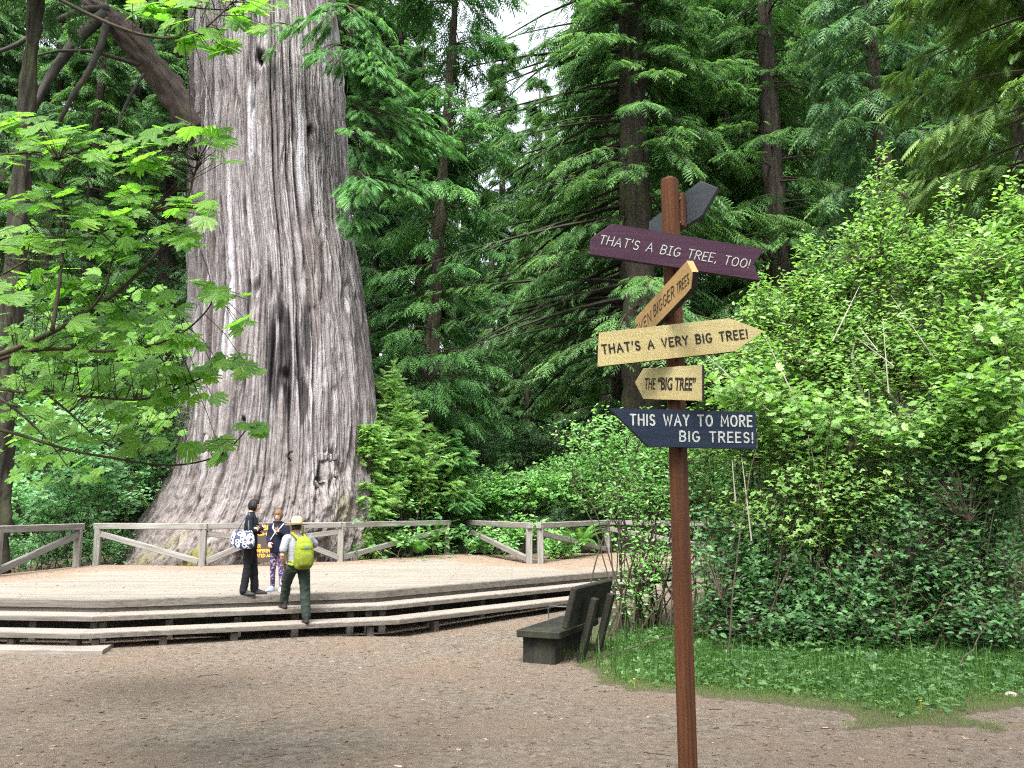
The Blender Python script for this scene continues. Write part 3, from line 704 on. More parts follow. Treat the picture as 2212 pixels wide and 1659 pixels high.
# the slate board seen from behind, on its brackets
YB = PY_+.10; n = Vector((-.55, -.83, 0)).normalized()
pb = Vector((PX+.02, YB, 0))
pts = [on_plane(px, py, pb, n) for px, py in ((1512, 388), (1552, 403), (1541, 440), (1533, 470), (1515, 490), (1418, 520), (1404, 505), (1416, 465), (1430, 447))]
pts = [on_plane(px, py, pb, n) for px, py in ((1512.7, 389.7), (1551, 406), (1518.4, 462.4), (1510, 470.5), (1472, 493.5), (1410, 531), (1400, 520), (1401.6, 478.7))]
nn = Vector(); c = sum(pts, Vector())/len(pts)
for i in range(len(pts)): nn += (pts[i]-c).cross(pts[(i+1) % len(pts)]-c)
if nn.dot(n) < 0: pts.reverse()
mb = MB(); prism(mb, pts, n, .034, uax=Vector((n.y, -n.x, 0))*-1)
o = mb.build('sign_board', [M_SLATE], SIGN); o['label'] = 'slate board at the top seen from behind'
mb = MB(); bp = Vector((PX+.062, PY_+.03, 0)); za, zb = at(1479, 487, PY_).z, at(1479, 415, PY_).z
beam(mb, (bp.x, bp.y+.0, za), (bp.x, bp.y+.0, zb), .034, .05, .005, up=n); br_ = mb.build('bracket', M_BRK, SIGN)
for py in (425, 477):
    mb = MB(); c = at(1480, py, PY_-.02); tube(mb, [bp+Vector((0, 0, c.z))+n*.024, bp+Vector((0, 0, c.z))+n*.032], .007, 8); mb.build('bolt', M_STEEL, br_)
rebase(SIGN)

# ---------------------------------------------------------------- tree plaque on the railing
M_PLQ = plain('brown plaque paint', (.040, .030, .028), .6, .3, .1); M_YEL = plain('routed yellow lettering', (.85, .42, .03), .6, .3, .05)
pq = at(590, 1210, 24.15); nq = Vector((.06, -1, 0)).normalized()
PLQ = thing('tree_plaque', 'dark brown plaque with yellow lettering on the railing behind the visitors', 'sign', (pq.x, pq.y, ZD))
pts = [on_plane(px, py, pq, nq) for px, py in ((530, 1215), (654, 1212), (656, 1136), (640, 1132), (592, 1130), (545, 1132), (530, 1137))]
mb = MB(); prism(mb, pts, nq, .05); o = mb.build('panel', M_PLQ, PLQ)
for a, b_, cap, tx in (((570, 1145), (620, 1144), 11.5, 'BIG TREE'), ((534, 1157), (652, 1155), 6.5, 'HEIGHT  304 FEET'), ((534, 1183), (563, 1183), 7.6, 'DIAMETER'), ((534, 1193.5), (592, 1193), 7.6, 'CIRCUMFERENCE'), ((534, 1204), (590, 1203.5), 7.6, 'ESTIMATED AGE')):
    font_px(o, tx, a, b_, cap, pq, nq, M_YEL, .004)
rebase(PLQ)
for px in (540, 645):
    p = on_plane(px, 1215, pq, nq); p -= nq*.09
    mb = MB(); beam(mb, (p.x, p.y, ZD-.1), (p.x, p.y, ZD+1.0), .07, .07); o = mb.build('stake', W_EDGE, PLQ); o.matrix_parent_inverse = PLQ.matrix_world.inverted()

g_ = ground_at(2184, 1506); mb = MB(); rng_ = np.random.default_rng(3)
_u = np.linspace(0, math.pi, 9); _w = np.linspace(0, 2*math.pi, 15)[:-1]
_V = np.array([[math.sin(a)*math.cos(b)*.075, math.sin(a)*math.sin(b)*.055, math.cos(a)*.038] for a in _u for b in _w]); _V *= 1+.22*(vnoise(_V[:, 0]*30, _V[:, 1]*30, _V[:, 2]*30, seed=4)-.5)[:, None]
mb.add(_V, np.array([(i*14+j, (i+1)*14+j, (i+1)*14+(j+1) % 14, i*14+(j+1) % 14) for i in range(8) for j in range(14)])); o = mb.build('stone', plain('pale stone', (.30, .27, .23), .8, .2, .3, 20), smooth=True); o.location = (g_.x, g_.y, g_.z+.02); tag(o, 'pale rounded stone on the dirt at the right end of the grass', 'stone')
# ---------------------------------------------------------------- bench
W_BENCH = wood_mat('dark stained bench timber', (.006, .006, .005), (.012, .0117, .010), (.023, .022, .019), 1.3, 26, .75, .5, .25, (.035, .04, .022))
BL = Vector((.40, .916, 0)); BF = Vector((-.916, .40, 0)); b0 = Vector((.64, 12.95, gzs(.64, 12.95))); b0.z = .02
BEN = thing('park_bench', 'dark heavy plank bench seen from behind at the edge of the shrubs', 'bench', b0)
bw = lambda l, f_, z: b0 + BL*l + BF*f_ + Vector((0, 0, z))
mb = MB(); beam(mb, bw(-.05, .28, .405), bw(1.75, .28, .405), .66, .105, .012); mb.build('seat', W_BENCH, BEN)
ba = Vector((0, 0, 1))*math.cos(.26)-BF*math.sin(.26)
mb = MB(); beam(mb, bw(0, -.10, .47)+ba*.33, bw(1.75, -.10, .47)+ba*.33, .09, .60, .016, up=ba); mb.build('backrest', W_BENCH, BEN)
for l in (.42, 1.2):
    mb = MB(); beam(mb, bw(l, -.20, .0), bw(l, -.20, .0)+ba*.93, .16, .09, .008, up=-BF); mb.build('back_post', W_BENCH, BEN)
for l in (.22, 1.35):
    mb = MB(); beam(mb, bw(l, .30, -.12), bw(l, .30, .35), .5, .34, .01, up=BL); mb.build('leg', W_BENCH, BEN)
M_IRON = plain('dark iron', (.03, .03, .032), .5, .5)
mb = MB(); a0 = bw(.75, .42, .44); P = [a0, a0+Vector((0, 0, .22))]+[a0+Vector((0, 0, .22))+(-BF*.06*(1-math.cos(q))+Vector((0, 0, .06))*math.sin(q)) for q in (.5, 1., 1.57)]+[a0+Vector((0, 0, .28))-BF*.42]
tube(mb, [tuple(p) for p in P], .014, 8); mb.build('armrest', M_IRON, BEN, smooth=True)
rebase(BEN)
# ---------------------------------------------------------------- leaf templates (y along the leaf, z up)
def T(v, f): return np.array(v, float), [np.array(q) for q in f]
OV_V, OV_F = T([(0, 0, 0), (-.27, .32, .07), (-.23, .68, .05), (0, 1, -.05), (.23, .68, .05), (.27, .32, .07)], [[(0, 3, 2, 1), (0, 5, 4, 3)]])
def join(parts):
    V, F, n = [], {}, 0
    for v, fs in parts:
        V.append(v)
        for f in fs: F.setdefault(f.shape[1], []).append(f+n)
        n += len(v)
    return np.concatenate(V), [np.concatenate(q) for q in F.values()]
def rz(v, a, s=1., off=(0, 0, 0)):
    c, d = math.cos(a), math.sin(a); return (v @ np.array([[c, d, 0], [-d, c, 0], [0, 0, 1]]))*s+np.array(off)
TRI_V, TRI_F = join([(rz(OV_V, 0, .68, (0, .3, 0)), OV_F), (rz(OV_V, 1.05, .55, (0, .22, .02)), OV_F), (rz(OV_V, -1.05, .55, (0, .22, .02)), OV_F)])
def maple_leaf():
    # five pointed lobes with toothed sides, drawn as a fan from the stalk
    half = [(0.0, 1.0), (.06, .87), (.16, .84), (.15, .74), (.19, .58), (.30, .68), (.42, .76), (.44, .65), (.57, .61), (.50, .50), (.43, .36), (.57, .36), (.64, .25), (.50, .14), (.43, .0), (.23, -.01), (.07, -.07)]
    pts = half + [(-x, y) for x, y in half[::-1][:-1]]
    V = [(0, 0, 0)] + [(x, y, .06*abs(x)*1.2-.16*(x*x+(y-.3)**2)) for x, y in pts]; n = len(pts)
    return T(V, [[(0, 1+(i+1) % n, 1+i) for i in range(n-1)]])
MAP_V, MAP_F = maple_leaf()
def spray(np_=6, w0=.34, droop=.12, fine=.085):
    V, F = [], []
    for i in range(np_):
        y = .08+.8*i/(np_-1); w_ = w0*(.55+.9*y-1.25*y*y)*1.15
        for s in (-1, 1):
            k = len(V); yy = y+(.03 if s > 0 else 0)
            V += [(0, yy-fine*.55, 0), (s*w_, yy+.20, -droop*w_*1.5-.05*yy), (s*w_*.45, yy+.17, .012), (0, yy+fine*.55, 0)]
            F += [(k, k+1, k+2), (k, k+2, k+3)]
    k = len(V); V += [(-.03, .85, 0), (.03, .85, 0), (0, 1.1, -.08)]; F += [(k, k+1, k+2)]
    V = np.array(V); V[:, 2] -= .16*V[:, 1]**2
    return V, [np.array(F)]
SP_V, SP_F = spray(5); SPF_V, SPF_F = spray(8, .36, .12, .06)
def fern_frond(n=20):
    V, F = [], []
    for i in range(n):
        y = .1+.9*i/n; w_ = .17*math.sin(math.pi*min(1, (.18+y*.82)))**.7*(1.05-y*.55)
        for s in (-1, 1):
            k = len(V); V += [(0, y-.017, 0), (s*w_, y+.03, -.02), (0, y+.02, 0)]; F += [(k, k+1, k+2)]
    V = np.array(V); z = .55*V[:, 1]-.75*V[:, 1]**2; V[:, 2] += z; return V, [np.array(F)]
FR_V, FR_F = fern_frond()

# ---------------------------------------------------------------- foliage materials
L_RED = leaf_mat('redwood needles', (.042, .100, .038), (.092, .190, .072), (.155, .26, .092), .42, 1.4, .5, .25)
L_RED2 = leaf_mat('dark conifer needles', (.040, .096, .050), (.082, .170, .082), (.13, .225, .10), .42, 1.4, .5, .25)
L_HEM = leaf_mat('hemlock needles', (.06, .12, .032), (.12, .20, .055), (.18, .275, .08), .36, 1.4, .5, .25)
L_EPI = leaf_mat('fresh redwood sprays', (.05, .14, .05), (.10, .235, .08), (.16, .32, .10), .36, 1.4, .5, .25)
L_SAP = leaf_mat('sapling needles', (.12, .25, .07), (.21, .37, .11), (.30, .46, .15), .40, 1.4, .5, .25)
L_MAP = leaf_mat('bigleaf maple leaf', (.070, .190, .024), (.118, .280, .036), (.18, .35, .052), .56, 1.6, .4, .35, True)
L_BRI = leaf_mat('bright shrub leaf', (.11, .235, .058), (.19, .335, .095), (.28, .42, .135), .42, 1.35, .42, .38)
L_MID = leaf_mat('thicket leaf', (.05, .14, .04), (.095, .21, .065), (.16, .29, .095), .40, 1.4, .40, .5)
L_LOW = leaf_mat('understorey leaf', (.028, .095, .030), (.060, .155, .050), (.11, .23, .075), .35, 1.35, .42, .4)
L_HAZ = leaf_mat('hazel leaf', (.12, .29, .13), (.21, .42, .20), (.30, .50, .27), .46, 1.3, .4, .45)
L_BERRY = leaf_mat('berry thicket leaf', (.08, .23, .06), (.16, .36, .10), (.24, .45, .13), .40, 1.35, .42, .45)
L_FERN = leaf_mat('fern frond', (.05, .14, .03), (.09, .22, .045), (.14, .28, .06), .35, 1.3, .45, .3)
L_COV = leaf_mat('creeping ground leaf', (.032, .095, .028), (.070, .155, .048), (.125, .23, .08), .34, 1.3, .45, .4)
L_GRASS = leaf_mat('grass blade', (.03, .085, .018), (.065, .145, .03), (.15, .22, .055), .35, 1.3, .5, .25)
B_RED = bark_mat('redwood bark', (.022, .018, .0155), (.048, .041, .035), (.085, .074, .063), 8, .7, 1.)
B_FIR = bark_mat('fir bark', (.03, .026, .02), (.065, .056, .044), (.11, .097, .078), 9, 3, 1.)
B_TWIG = bark_mat('twig bark', (.03, .025, .018), (.065, .052, .038), (.11, .09, .07), 8, 3, .3)
B_PALE = bark_mat('pale dead twig', (.20, .18, .15), (.34, .31, .27), (.45, .42, .38), 8, 3, .3)

# ---------------------------------------------------------------- conifers
def branch_curve(rs, L_, az, z, e0, droop, m=7, wig=.12):
    s = np.linspace(0, 1, m); el = e0 - droop*s + .35*droop*s**3; a = az + wig*np.cumsum(rs.normal(size=m))*.35
    st = L_/(m-1); d = np.stack([np.cos(el)*np.cos(a), np.cos(el)*np.sin(a), np.sin(el)], -1)
    P = np.concatenate([[np.zeros(3)], np.cumsum(d[:-1]*st, 0)]); P[:, 2] += z; return P
def conifer_parts(seed, H, r0, z0, zt, R, nb, ns, spl, e0, droop, leaf, bark, lean=(0, 0), fine=False, az_rng=None, zpow=1., wmax=.30, hang=.25, tip=.5):
    rs = np.random.default_rng(seed); trunk = MB(); br = MB(); cr = MB()
    zs = np.linspace(-.5, H, 34); r = r0*np.clip(1-zs/H, .03, 1)**.75 + r0*.55*np.exp(-np.maximum(zs, 0)/(.8+r0))
    wob = np.cumsum(rs.normal(size=(34, 2)), 0)*.02*r0; ctr = np.stack([wob[:, 0]+lean[0]*zs, wob[:, 1]+lean[1]*zs, zs], -1)
    rough_tube(trunk, ctr, r, 26, amp=.12, seed=seed, sub=3)
    pos, dirs, ups, sz, ti = [], [], [], [], []
    for b in range(nb):
        u = rs.random()**zpow; z = z0+(zt-z0)*u; L_ = R(z)*rs.uniform(.65, 1.12); az = rs.uniform(0, 2*math.pi) if az_rng is None else rs.uniform(*az_rng)
        P = branch_curve(rs, L_, az, z, e0+rs.normal()*.12, droop*rs.uniform(.6, 1.3)); P[:, :2] += np.array(lean)*z
        rb = max(.012, .011*L_+.004)
        tube(br, P, np.linspace(rb, .005, 7), 4, cap=False)
        s = rs.uniform(.14, 1, ns)**.75; i = np.clip((s*6).astype(int), 0, 5); f = (s*6-i)[:, None]
        p = P[i]*(1-f)+P[i+1]*f; Tn = nrm(P[i+1]-P[i]); Sd = nrm(np.cross(Tn, [0, 0, 1.])); sg = rs.choice([-1, 1], ns)[:, None]
        w_ = (wmax*L_*(1.1-s)*rs.random(ns)**.8)[:, None]
        p = p + sg*Sd*w_ + Tn*w_*.5 - np.array([0, 0, 1.])*(hang*w_**1.2*.8) + rs.normal(size=(ns, 3))*.05
        d = nrm(Tn*rs.uniform(.35, 1, (ns, 1)) + sg*Sd*rs.uniform(.1, 1, (ns, 1)) + np.array([0, 0, -1.])*rs.uniform(0, hang*1.7, (ns, 1)))
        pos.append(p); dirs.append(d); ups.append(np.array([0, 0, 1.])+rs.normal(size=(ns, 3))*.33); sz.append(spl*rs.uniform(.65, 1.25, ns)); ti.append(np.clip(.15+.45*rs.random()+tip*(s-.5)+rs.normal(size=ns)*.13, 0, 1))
    pos, dirs, ups, sz, ti = [np.concatenate(q) for q in (pos, dirs, ups, sz, ti)]
    inst(cr, *( (SPF_V, SPF_F) if fine else (SP_V, SP_F)), pos, basis(dirs, ups, sz), ti)
    return trunk, br, cr
def make_tree(name, label, cat, loc, rz_, group, parts, bark, leaf, twig=None):
    t = thing(name, label, cat, loc, rz_, group); trunk, br, cr = parts
    trunk.build('trunk', bark, t, smooth=True)
    if br.n: br.build('branchwork', twig or B_TWIG, t)
    cr.build('crown', leaf, t); return t
def copy_tree(src, loc, rz_, sc, label=None, group=None):
    o = src.copy(); C.objects.link(o); o.location = loc; o.rotation_euler = (0, 0, rz_); o.scale = (sc, sc, sc)
    if label: o['label'] = label
    if group: o['group'] = group
    for ch in list(src.children):
        c = ch.copy(); C.objects.link(c); c.parent = o
    return o
def gpos(px, Y, dz=-.1):
    x = at(px, 1100, Y).x; return Vector((x, Y, gzs(x, Y)+dz))
FARG = 'conifers of the forest behind the deck'
taper = lambda H, a, b: (lambda z: a+(b-a)*(z/H))
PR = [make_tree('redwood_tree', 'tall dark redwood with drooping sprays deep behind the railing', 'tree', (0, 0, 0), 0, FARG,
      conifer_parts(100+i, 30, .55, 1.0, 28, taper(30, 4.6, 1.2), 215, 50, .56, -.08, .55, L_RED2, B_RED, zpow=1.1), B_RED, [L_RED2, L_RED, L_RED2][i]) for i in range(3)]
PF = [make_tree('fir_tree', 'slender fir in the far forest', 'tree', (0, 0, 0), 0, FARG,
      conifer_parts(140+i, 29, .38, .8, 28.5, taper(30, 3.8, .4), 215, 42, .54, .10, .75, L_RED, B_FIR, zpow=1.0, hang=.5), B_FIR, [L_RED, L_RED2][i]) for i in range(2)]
# individual trees one can tell apart --------------------------------
p = gpos(1394, 33.2)
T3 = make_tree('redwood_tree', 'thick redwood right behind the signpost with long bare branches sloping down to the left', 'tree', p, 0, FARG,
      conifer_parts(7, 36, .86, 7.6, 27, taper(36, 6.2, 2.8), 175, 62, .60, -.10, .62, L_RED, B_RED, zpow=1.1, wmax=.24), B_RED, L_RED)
_x = conifer_parts(17, 34, .05, 9, 23, taper(30, 10.5, 6.5), 52, 36, .46, -.18, .45, L_RED, B_RED, az_rng=(math.pi-.75, math.pi+.35), wmax=.16, hang=.35, zpow=1.7)
B_DARK = bark_mat('dark limb bark', (.012, .011, .009), (.03, .026, .021), (.05, .045, .037), 8, 3, .3)
mb = MB(); mb.merge(_x[1]); o = mb.build('long_branches', B_DARK, T3); o.name = 'low_limb'
_x[2].build('outer_sprays', L_RED, T3).name = 'spray'
p = gpos(903, 34)
T2 = make_tree('fir_tree', 'slim leaning fir between the giant trunk and the sky gap', 'tree', p, 0, FARG,
      conifer_parts(8, 30, .36, 5.5, 26, taper(34, 3.4, 2.2), 150, 40, .55, .0, .7, L_EPI, B_FIR, lean=(.058, 0), hang=.45), B_FIR, L_EPI)
p = gpos(1705, 35)
T4 = make_tree('redwood_tree', 'dark redwood just left of the small sky gap at the upper right', 'tree', p, 0, FARG,
      conifer_parts(9, 34, .66, 1.5, 27, taper(42, 5.0, 3.0), 220, 54, .62, -.05, .6, L_RED, B_RED, zpow=1.1), B_RED, L_RED)
p = gpos(1985, 27)
T5 = make_tree('fir_tree', 'bare lower fir trunk rising behind the bright sprigs at the right', 'tree', p, 0, FARG,
      conifer_parts(10, 30, .34, 9.5, 25, taper(36, 3.6, 2.0), 100, 42, .58, .05, .8, L_RED2, B_FIR, lean=(-.035, 0), hang=.5), B_FIR, L_RED2)
p = gpos(2330, 17.5)
T6 = make_tree('hemlock_tree', 'yellow green hemlock with feathery layered branches at the right edge', 'tree', p, 0, None,
      conifer_parts(11, 26, .34, 4.5, 22, taper(26, 3.7, 2.0), 190, 66, .42, .06, .55, L_HEM, B_FIR, fine=True, hang=.5, wmax=.32), B_FIR, L_HEM)
p = gpos(-12, 21.8)
T1 = make_tree('fir_tree', 'mossy brown trunk cut by the left edge of the view', 'tree', p, 0, None,
      conifer_parts(12, 28, .30, 16, 27, taper(34, 3.2, 1.8), 90, 40, .55, .0, .7, L_RED2, B_FIR), bark_mat('mossy dark bark', (.012, .012, .008), (.03, .028, .02), (.055, .05, .036), 9, 3, 1.), L_RED2)
for px, Y, sc, k in ((330, 38, .95, 0), (150, 34, .9, 1), (700, 42, 1.0, 1), (800, 37, .8, 2)):
    copy_tree(PR[k] if k < 2 else PF[1], gpos(px, Y), px*.7, sc*(2.2+Y*.64)/27, {330: 'dark redwood hard behind the left edge of the giant trunk', 150: 'dark redwood under the crooked dead limb', 700: 'redwood hidden behind the middle of the giant trunk', 800: 'thin dark fir just right of the giant trunk'}[px], FARG)
# the forest behind: nearer row, then the far one; the gap in the middle holds only shorter trees
used = set()
rowA = [(-120, 30, 1.0, 'r'), (60, 44, 1.0, 'f'), (240, 48, 1.05, 'r'), (420, 46, 1.0, 'f'), (900, 44, .8, 'f'), (1010, 52, .48, 'f'), (1340, 44, .85, 'f'), (1500, 44, 1.0, 'r'), (1600, 38, .9, 'f'), (1640, 46, 1.05, 'r'), (1850, 44, 1.0, 'r'), (2060, 40, 1.0, 'f'), (2120, 48, 1.05, 'r'), (2260, 36, 1.0, 'r'), (2420, 28, 1.0, 'f'), (2360, 46, 1.0, 'r'),
        (-40, 56, 1.1, 'r'), (130, 60, 1.1, 'r'), (320, 62, 1.1, 'f'), (520, 58, 1.1, 'r'), (720, 60, 1.1, 'r'), (850, 62, .9, 'r'), (960, 66, .55, 'f'), (1060, 64, .52, 'r'), (1140, 58, .48, 'f'), (1120, 75, .60, 'r'), (1210, 64, .62, 'f'), (1330, 60, 1.0, 'r'), (1440, 62, 1.1, 'r'), (1560, 60, 1.1, 'f'), (1690, 62, 1.1, 'r'), (1800, 64, 1.0, 'f'), (1930, 58, 1.1, 'r'), (2040, 62, 1.1, 'r'), (2180, 60, 1.1, 'r'), (2330, 62, 1.1, 'f'),
        (1000, 84, .7, 'r'), (1085, 72, .80, 'f'), (1170, 68, .74, 'f'), (1180, 86, .62, 'r'), (1270, 82, .8, 'r'), (780, 84, 1.1, 'r'), (600, 86, 1.2, 'r'), (400, 84, 1.2, 'r'), (200, 86, 1.2, 'r'), (1400, 84, 1.2, 'r'), (1600, 84, 1.2, 'r'), (1860, 86, 1.2, 'r'), (2090, 84, 1.2, 'r')]
for i, (px, Y, sc, k) in enumerate(rowA):
    pool = PR if k == 'r' else PF; j = i % len(pool); src = pool[j]; loc = gpos(px, Y); sc = sc*(2.2+Y*.64)/27*1.02
    if (k, j) not in used: src.location = loc; src.rotation_euler = (0, 0, i*1.3); src.scale = (sc,)*3; used.add((k, j)); o = src
    else: o = copy_tree(src, loc, i*1.3, sc)
    o['label'] = ('tall dark redwood among many alike in the forest behind the deck' if k == 'r' else 'slender drooping fir among many alike in the forest behind the deck'); o['group'] = FARG
# unseen redwoods added behind the viewer to shade the foreground
for i, (x, y, sc) in enumerate(((-1.6, -12, 1.3), (4.6, -9.5, 1.25), (-13, -9, 1.2), (10, -16, 1.1), (-6, -20, 1.2))):
    copy_tree(PR[i % 3], (x, y, gzs(x, y)-.1), i*2.1, sc*1.05, 'unseen redwood added behind the viewer for its shade', 'unseen shade redwoods behind the viewer')

# fresh sprays on the right flank of the giant
def clump_sprays(mbs, ells, rs, size, fine=True, bend=None):
    cr, br = mbs
    for (px, py, rx, ry, Y, n, bx, by) in ells:
        a = np.array(at(bx, by, Y+.9)); k = Y/FPX
        c = np.array(at(px, py, Y)); nb = max(3, n//26)
        for b in range(nb):
            e = c + np.array([rs.normal()*.55*rx*k, rs.normal()*.5, rs.normal()*.45*ry*k]); mid = (a+e)/2+np.array([0, 0, .35])
            u = np.linspace(0, 1, 8)[:, None]; P = (1-u)**2*a+2*u*(1-u)*mid+u*u*e
            tube(br, P, np.linspace(.03, .006, 8), 4, cap=False)
            ns = n//nb; s = rs.uniform(.45, 1, ns)**.8; i = np.clip((s*7).astype(int), 0, 6); f = (s*7-i)[:, None]; p = P[i]*(1-f)+P[i+1]*f
            Tn = nrm(P[i+1]-P[i]); Sd = nrm(np.cross(Tn, [0, 0, 1.])); sg = rs.choice([-1, 1], ns)[:, None]; w_ = rs.random((ns, 1))*.55*(1.25-s[:, None])*1.3
            p = p+sg*Sd*w_+Tn*w_*.4-np.array([0, 0, .25])*w_
            d = nrm(Tn+sg*Sd*rs.uniform(.1, 1.1, (ns, 1))+np.array([0, 0, -.3])*rs.random((ns, 1)))
            inst(cr, SPF_V, SPF_F, p, basis(d, np.array([0, 0, 1.])+rs.normal(size=(ns, 3))*.3, size*rs.uniform(.6, 1.2, ns)), np.clip(.3+.5*(s-.5)+.2*rs.normal(size=ns)+.15*rs.normal(), 0, 1))
rs = np.random.default_rng(77); cr, br = MB(), MB()
clump_sprays((cr, br), [(690, 55, 70, 30, 25.4, 150, 745, 20), (725, 150, 60, 30, 25.4, 130, 745, 100), (590, 90, 22, 12, 25.5, 26, 640, 60), (800, 60, 60, 40, 25.8, 170, 740, 10), (800, 130, 70, 60, 25.6, 230, 745, 60), (830, 190, 70, 50, 25.6, 210, 748, 120), (880, 280, 90, 45, 26, 240, 755, 230), (840, 340, 70, 45, 26, 210, 757, 290), (930, 330, 60, 40, 26.4, 160, 757, 280), (790, 420, 55, 40, 25.8, 170, 760, 370), (880, 420, 70, 40, 26.4, 180, 762, 380), (780, 500, 40, 40, 26.2, 110, 770, 440)], rs, .42)
br.build('branchwork', B_TWIG, GIANT); cr.build('crown', L_EPI, GIANT)
# top of the giant, above the view, keeps its own crown
tr_, b2, c2 = conifer_parts(55, 62, .3, 24, 58, taper(62, 9, 3.5), 150, 60, .8, -.1, .5, L_RED2, B_RED)
for q in (b2, c2):
    for k in range(len(q.v)): q.v[k] = q.v[k]+np.array([-8.2, TCY, 0])
b2.build('branchwork', B_TWIG, GIANT); c2.build('crown', L_RED2, GIANT)

# ---------------------------------------------------------------- shrubs
def shrub(name, label, cat, base, blobs, leaf, size, seed, group=None, tmpl=(OV_V, OV_F), stems=10, bark=None, twig_len=.55, per=9, sr=.014, stem_spread=.7, flat=.32, tilt=(-.15, -.45), pale=False, tint=(.15, .9)):
    """stems rise from `base` into leafy masses; blobs: (px, py, Y, rx px, ry px, twigs)"""
    rs = np.random.default_rng(seed); base = Vector(base); o = thing(name, label, cat, base, 0, group)
    st = MB(); lf = MB(); b0_ = np.array(base)
    for (px, py, Y, rx, ry, nt_) in blobs:
        k = Y/FPX; c = np.array(at(px, py, Y)); R3 = np.array([rx*k, max(.5, .75*min(rx*k, 1.6)), ry*k])
        # stems into this mass
        ns = max(2, int(stems*nt_/max(1, sum(b[5] for b in blobs))+.5)); cur = []
        for q in range(ns):
            a = b0_ + np.array([rs.normal()*stem_spread, rs.normal()*stem_spread*.6, 0]); a[2] = gzs(a[0], a[1])-.05
            e = c + R3*rs.normal(size=3)*.5; e[2] = max(e[2], a[2]+.3); m1 = a*.6+e*.4; m1[2] = a[2]+(e[2]-a[2])*.62; u = np.linspace(0, 1, 10)[:, None]
            P = (1-u)**2*a+2*u*(1-u)*m1+u*u*e + np.cumsum(rs.normal(size=(10, 3)), 0)*.018; tube(st, P, np.linspace(sr, sr*.3, 10), 5, cap=False); cur.append(P)
        cur = np.array(cur)
        v = nrm(rs.normal(size=(nt_, 3)))*(rs.random(nt_)**.45)[:, None]; tp = c + v*R3
        g_ = gz(tp[:, 0], tp[:, 1]); tp[:, 2] = np.maximum(tp[:, 2], g_+.12+.2*rs.random(nt_))
        allp = cur.reshape(-1, 3)
        for q in range(nt_):
            d2 = ((allp-tp[q])**2).sum(1)+3*np.maximum(0, allp[:, 2]-tp[q, 2]); j = d2.argmin(); a = allp[j]; e = tp[q]
            out = nrm(e-a+np.array([0, 0, .25*np.linalg.norm(e-a)])+rs.normal(size=3)*.15)
            m1 = (a+e)/2+np.array([0, 0, .06]); u = np.linspace(0, 1, 5)[:, None]; P = (1-u)**2*a+2*u*(1-u)*m1+u*u*e
            P = np.vstack([P, e+out*twig_len*.5+np.array([0, 0, -.02])]); tube(st, P, np.linspace(sr*.4, sr*.12, 6), 3, cap=False)
            s = np.linspace(0, 1, per); p = e[None]+out[None]*(s[:, None]-.5)*twig_len+rs.normal(size=(per, 3))*.035
            side = nrm(np.cross(out, [0, 0, 1.])); sg = np.where(np.arange(per) % 2, 1, -1)[:, None]
            d = nrm(out*.5+sg*side*rs.uniform(.5, 1.1, (per, 1))+np.stack([rs.normal(size=per)*.25, rs.normal(size=per)*.25, rs.normal(size=per)*.22-.12], -1))
            inst(lf, *tmpl, p, basis(d, np.array([tilt[0], tilt[1], 1.])+rs.normal(size=(per, 3))*flat, size*rs.uniform(.6, 1.25, per)), np.clip(rs.uniform(*tint)+rs.normal(size=per)*.13, 0, 1))
    st.build('stem', bark or B_TWIG, o); lf.build('foliage', leaf, o); rebase(o); return o
def gp(px, Y): return gpos(px, Y, 0)
TH = 'shrubs of the thicket behind the signpost'
shrub('tall_shrub', 'tall sunlit yellow green shrub with loose sprigs reaching above the thicket', 'shrub', gp(1960, 15.6), [(1985, 610, 15.6, 230, 120, 520), (1905, 440, 15.6, 45, 95, 50), (1890, 540, 15.6, 110, 70, 120), (1990, 760, 15.2, 260, 120, 520)], L_BRI, .10, 201, TH, stems=13, per=9)
shrub('tall_shrub', 'bright leafy shrub right behind the lettered boards', 'shrub', gp(1730, 15.2), [(1730, 690, 15.4, 130, 90, 260), (1690, 820, 15, 190, 110, 430), (1800, 800, 15.2, 180, 150, 380)], L_BRI, .095, 202, TH, stems=11)
shrub('tall_shrub', 'bright shrub with broad leaves at the right edge below the hemlock', 'shrub', gp(2160, 14), [(2150, 600, 14.2, 110, 110, 240), (2140, 780, 13.8, 140, 130, 360), (2200, 480, 14.6, 70, 90, 90), (2120, 930, 13.4, 150, 110, 300)], L_BRI, .125, 203, TH, stems=11)
shrub('salmonberry_shrub', 'mid green shrub filling the thicket right of the post at board height', 'shrub', gp(1800, 14.3), [(1660, 950, 14.4, 170, 100, 300), (1850, 960, 14, 210, 110, 400), (1760, 1090, 13.9, 210, 110, 360)], L_BRI, .105, 204, TH, tmpl=(TRI_V, TRI_F), stems=11, per=7)
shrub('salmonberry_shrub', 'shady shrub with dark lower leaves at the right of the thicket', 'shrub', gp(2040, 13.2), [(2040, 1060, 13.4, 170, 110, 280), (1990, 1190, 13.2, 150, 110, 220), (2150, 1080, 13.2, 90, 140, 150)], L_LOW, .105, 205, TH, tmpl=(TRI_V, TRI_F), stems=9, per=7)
shrub('salmonberry_shrub', 'low leafy shrub beside the post just above the grass', 'shrub', gp(1620, 13.9), [(1600, 1210, 14.2, 110, 90, 150), (1720, 1260, 13.7, 150, 90, 210), (1860, 1300, 13.1, 120, 70, 130)], L_LOW, .11, 206, TH, tmpl=(TRI_V, TRI_F), stems=8, per=7)
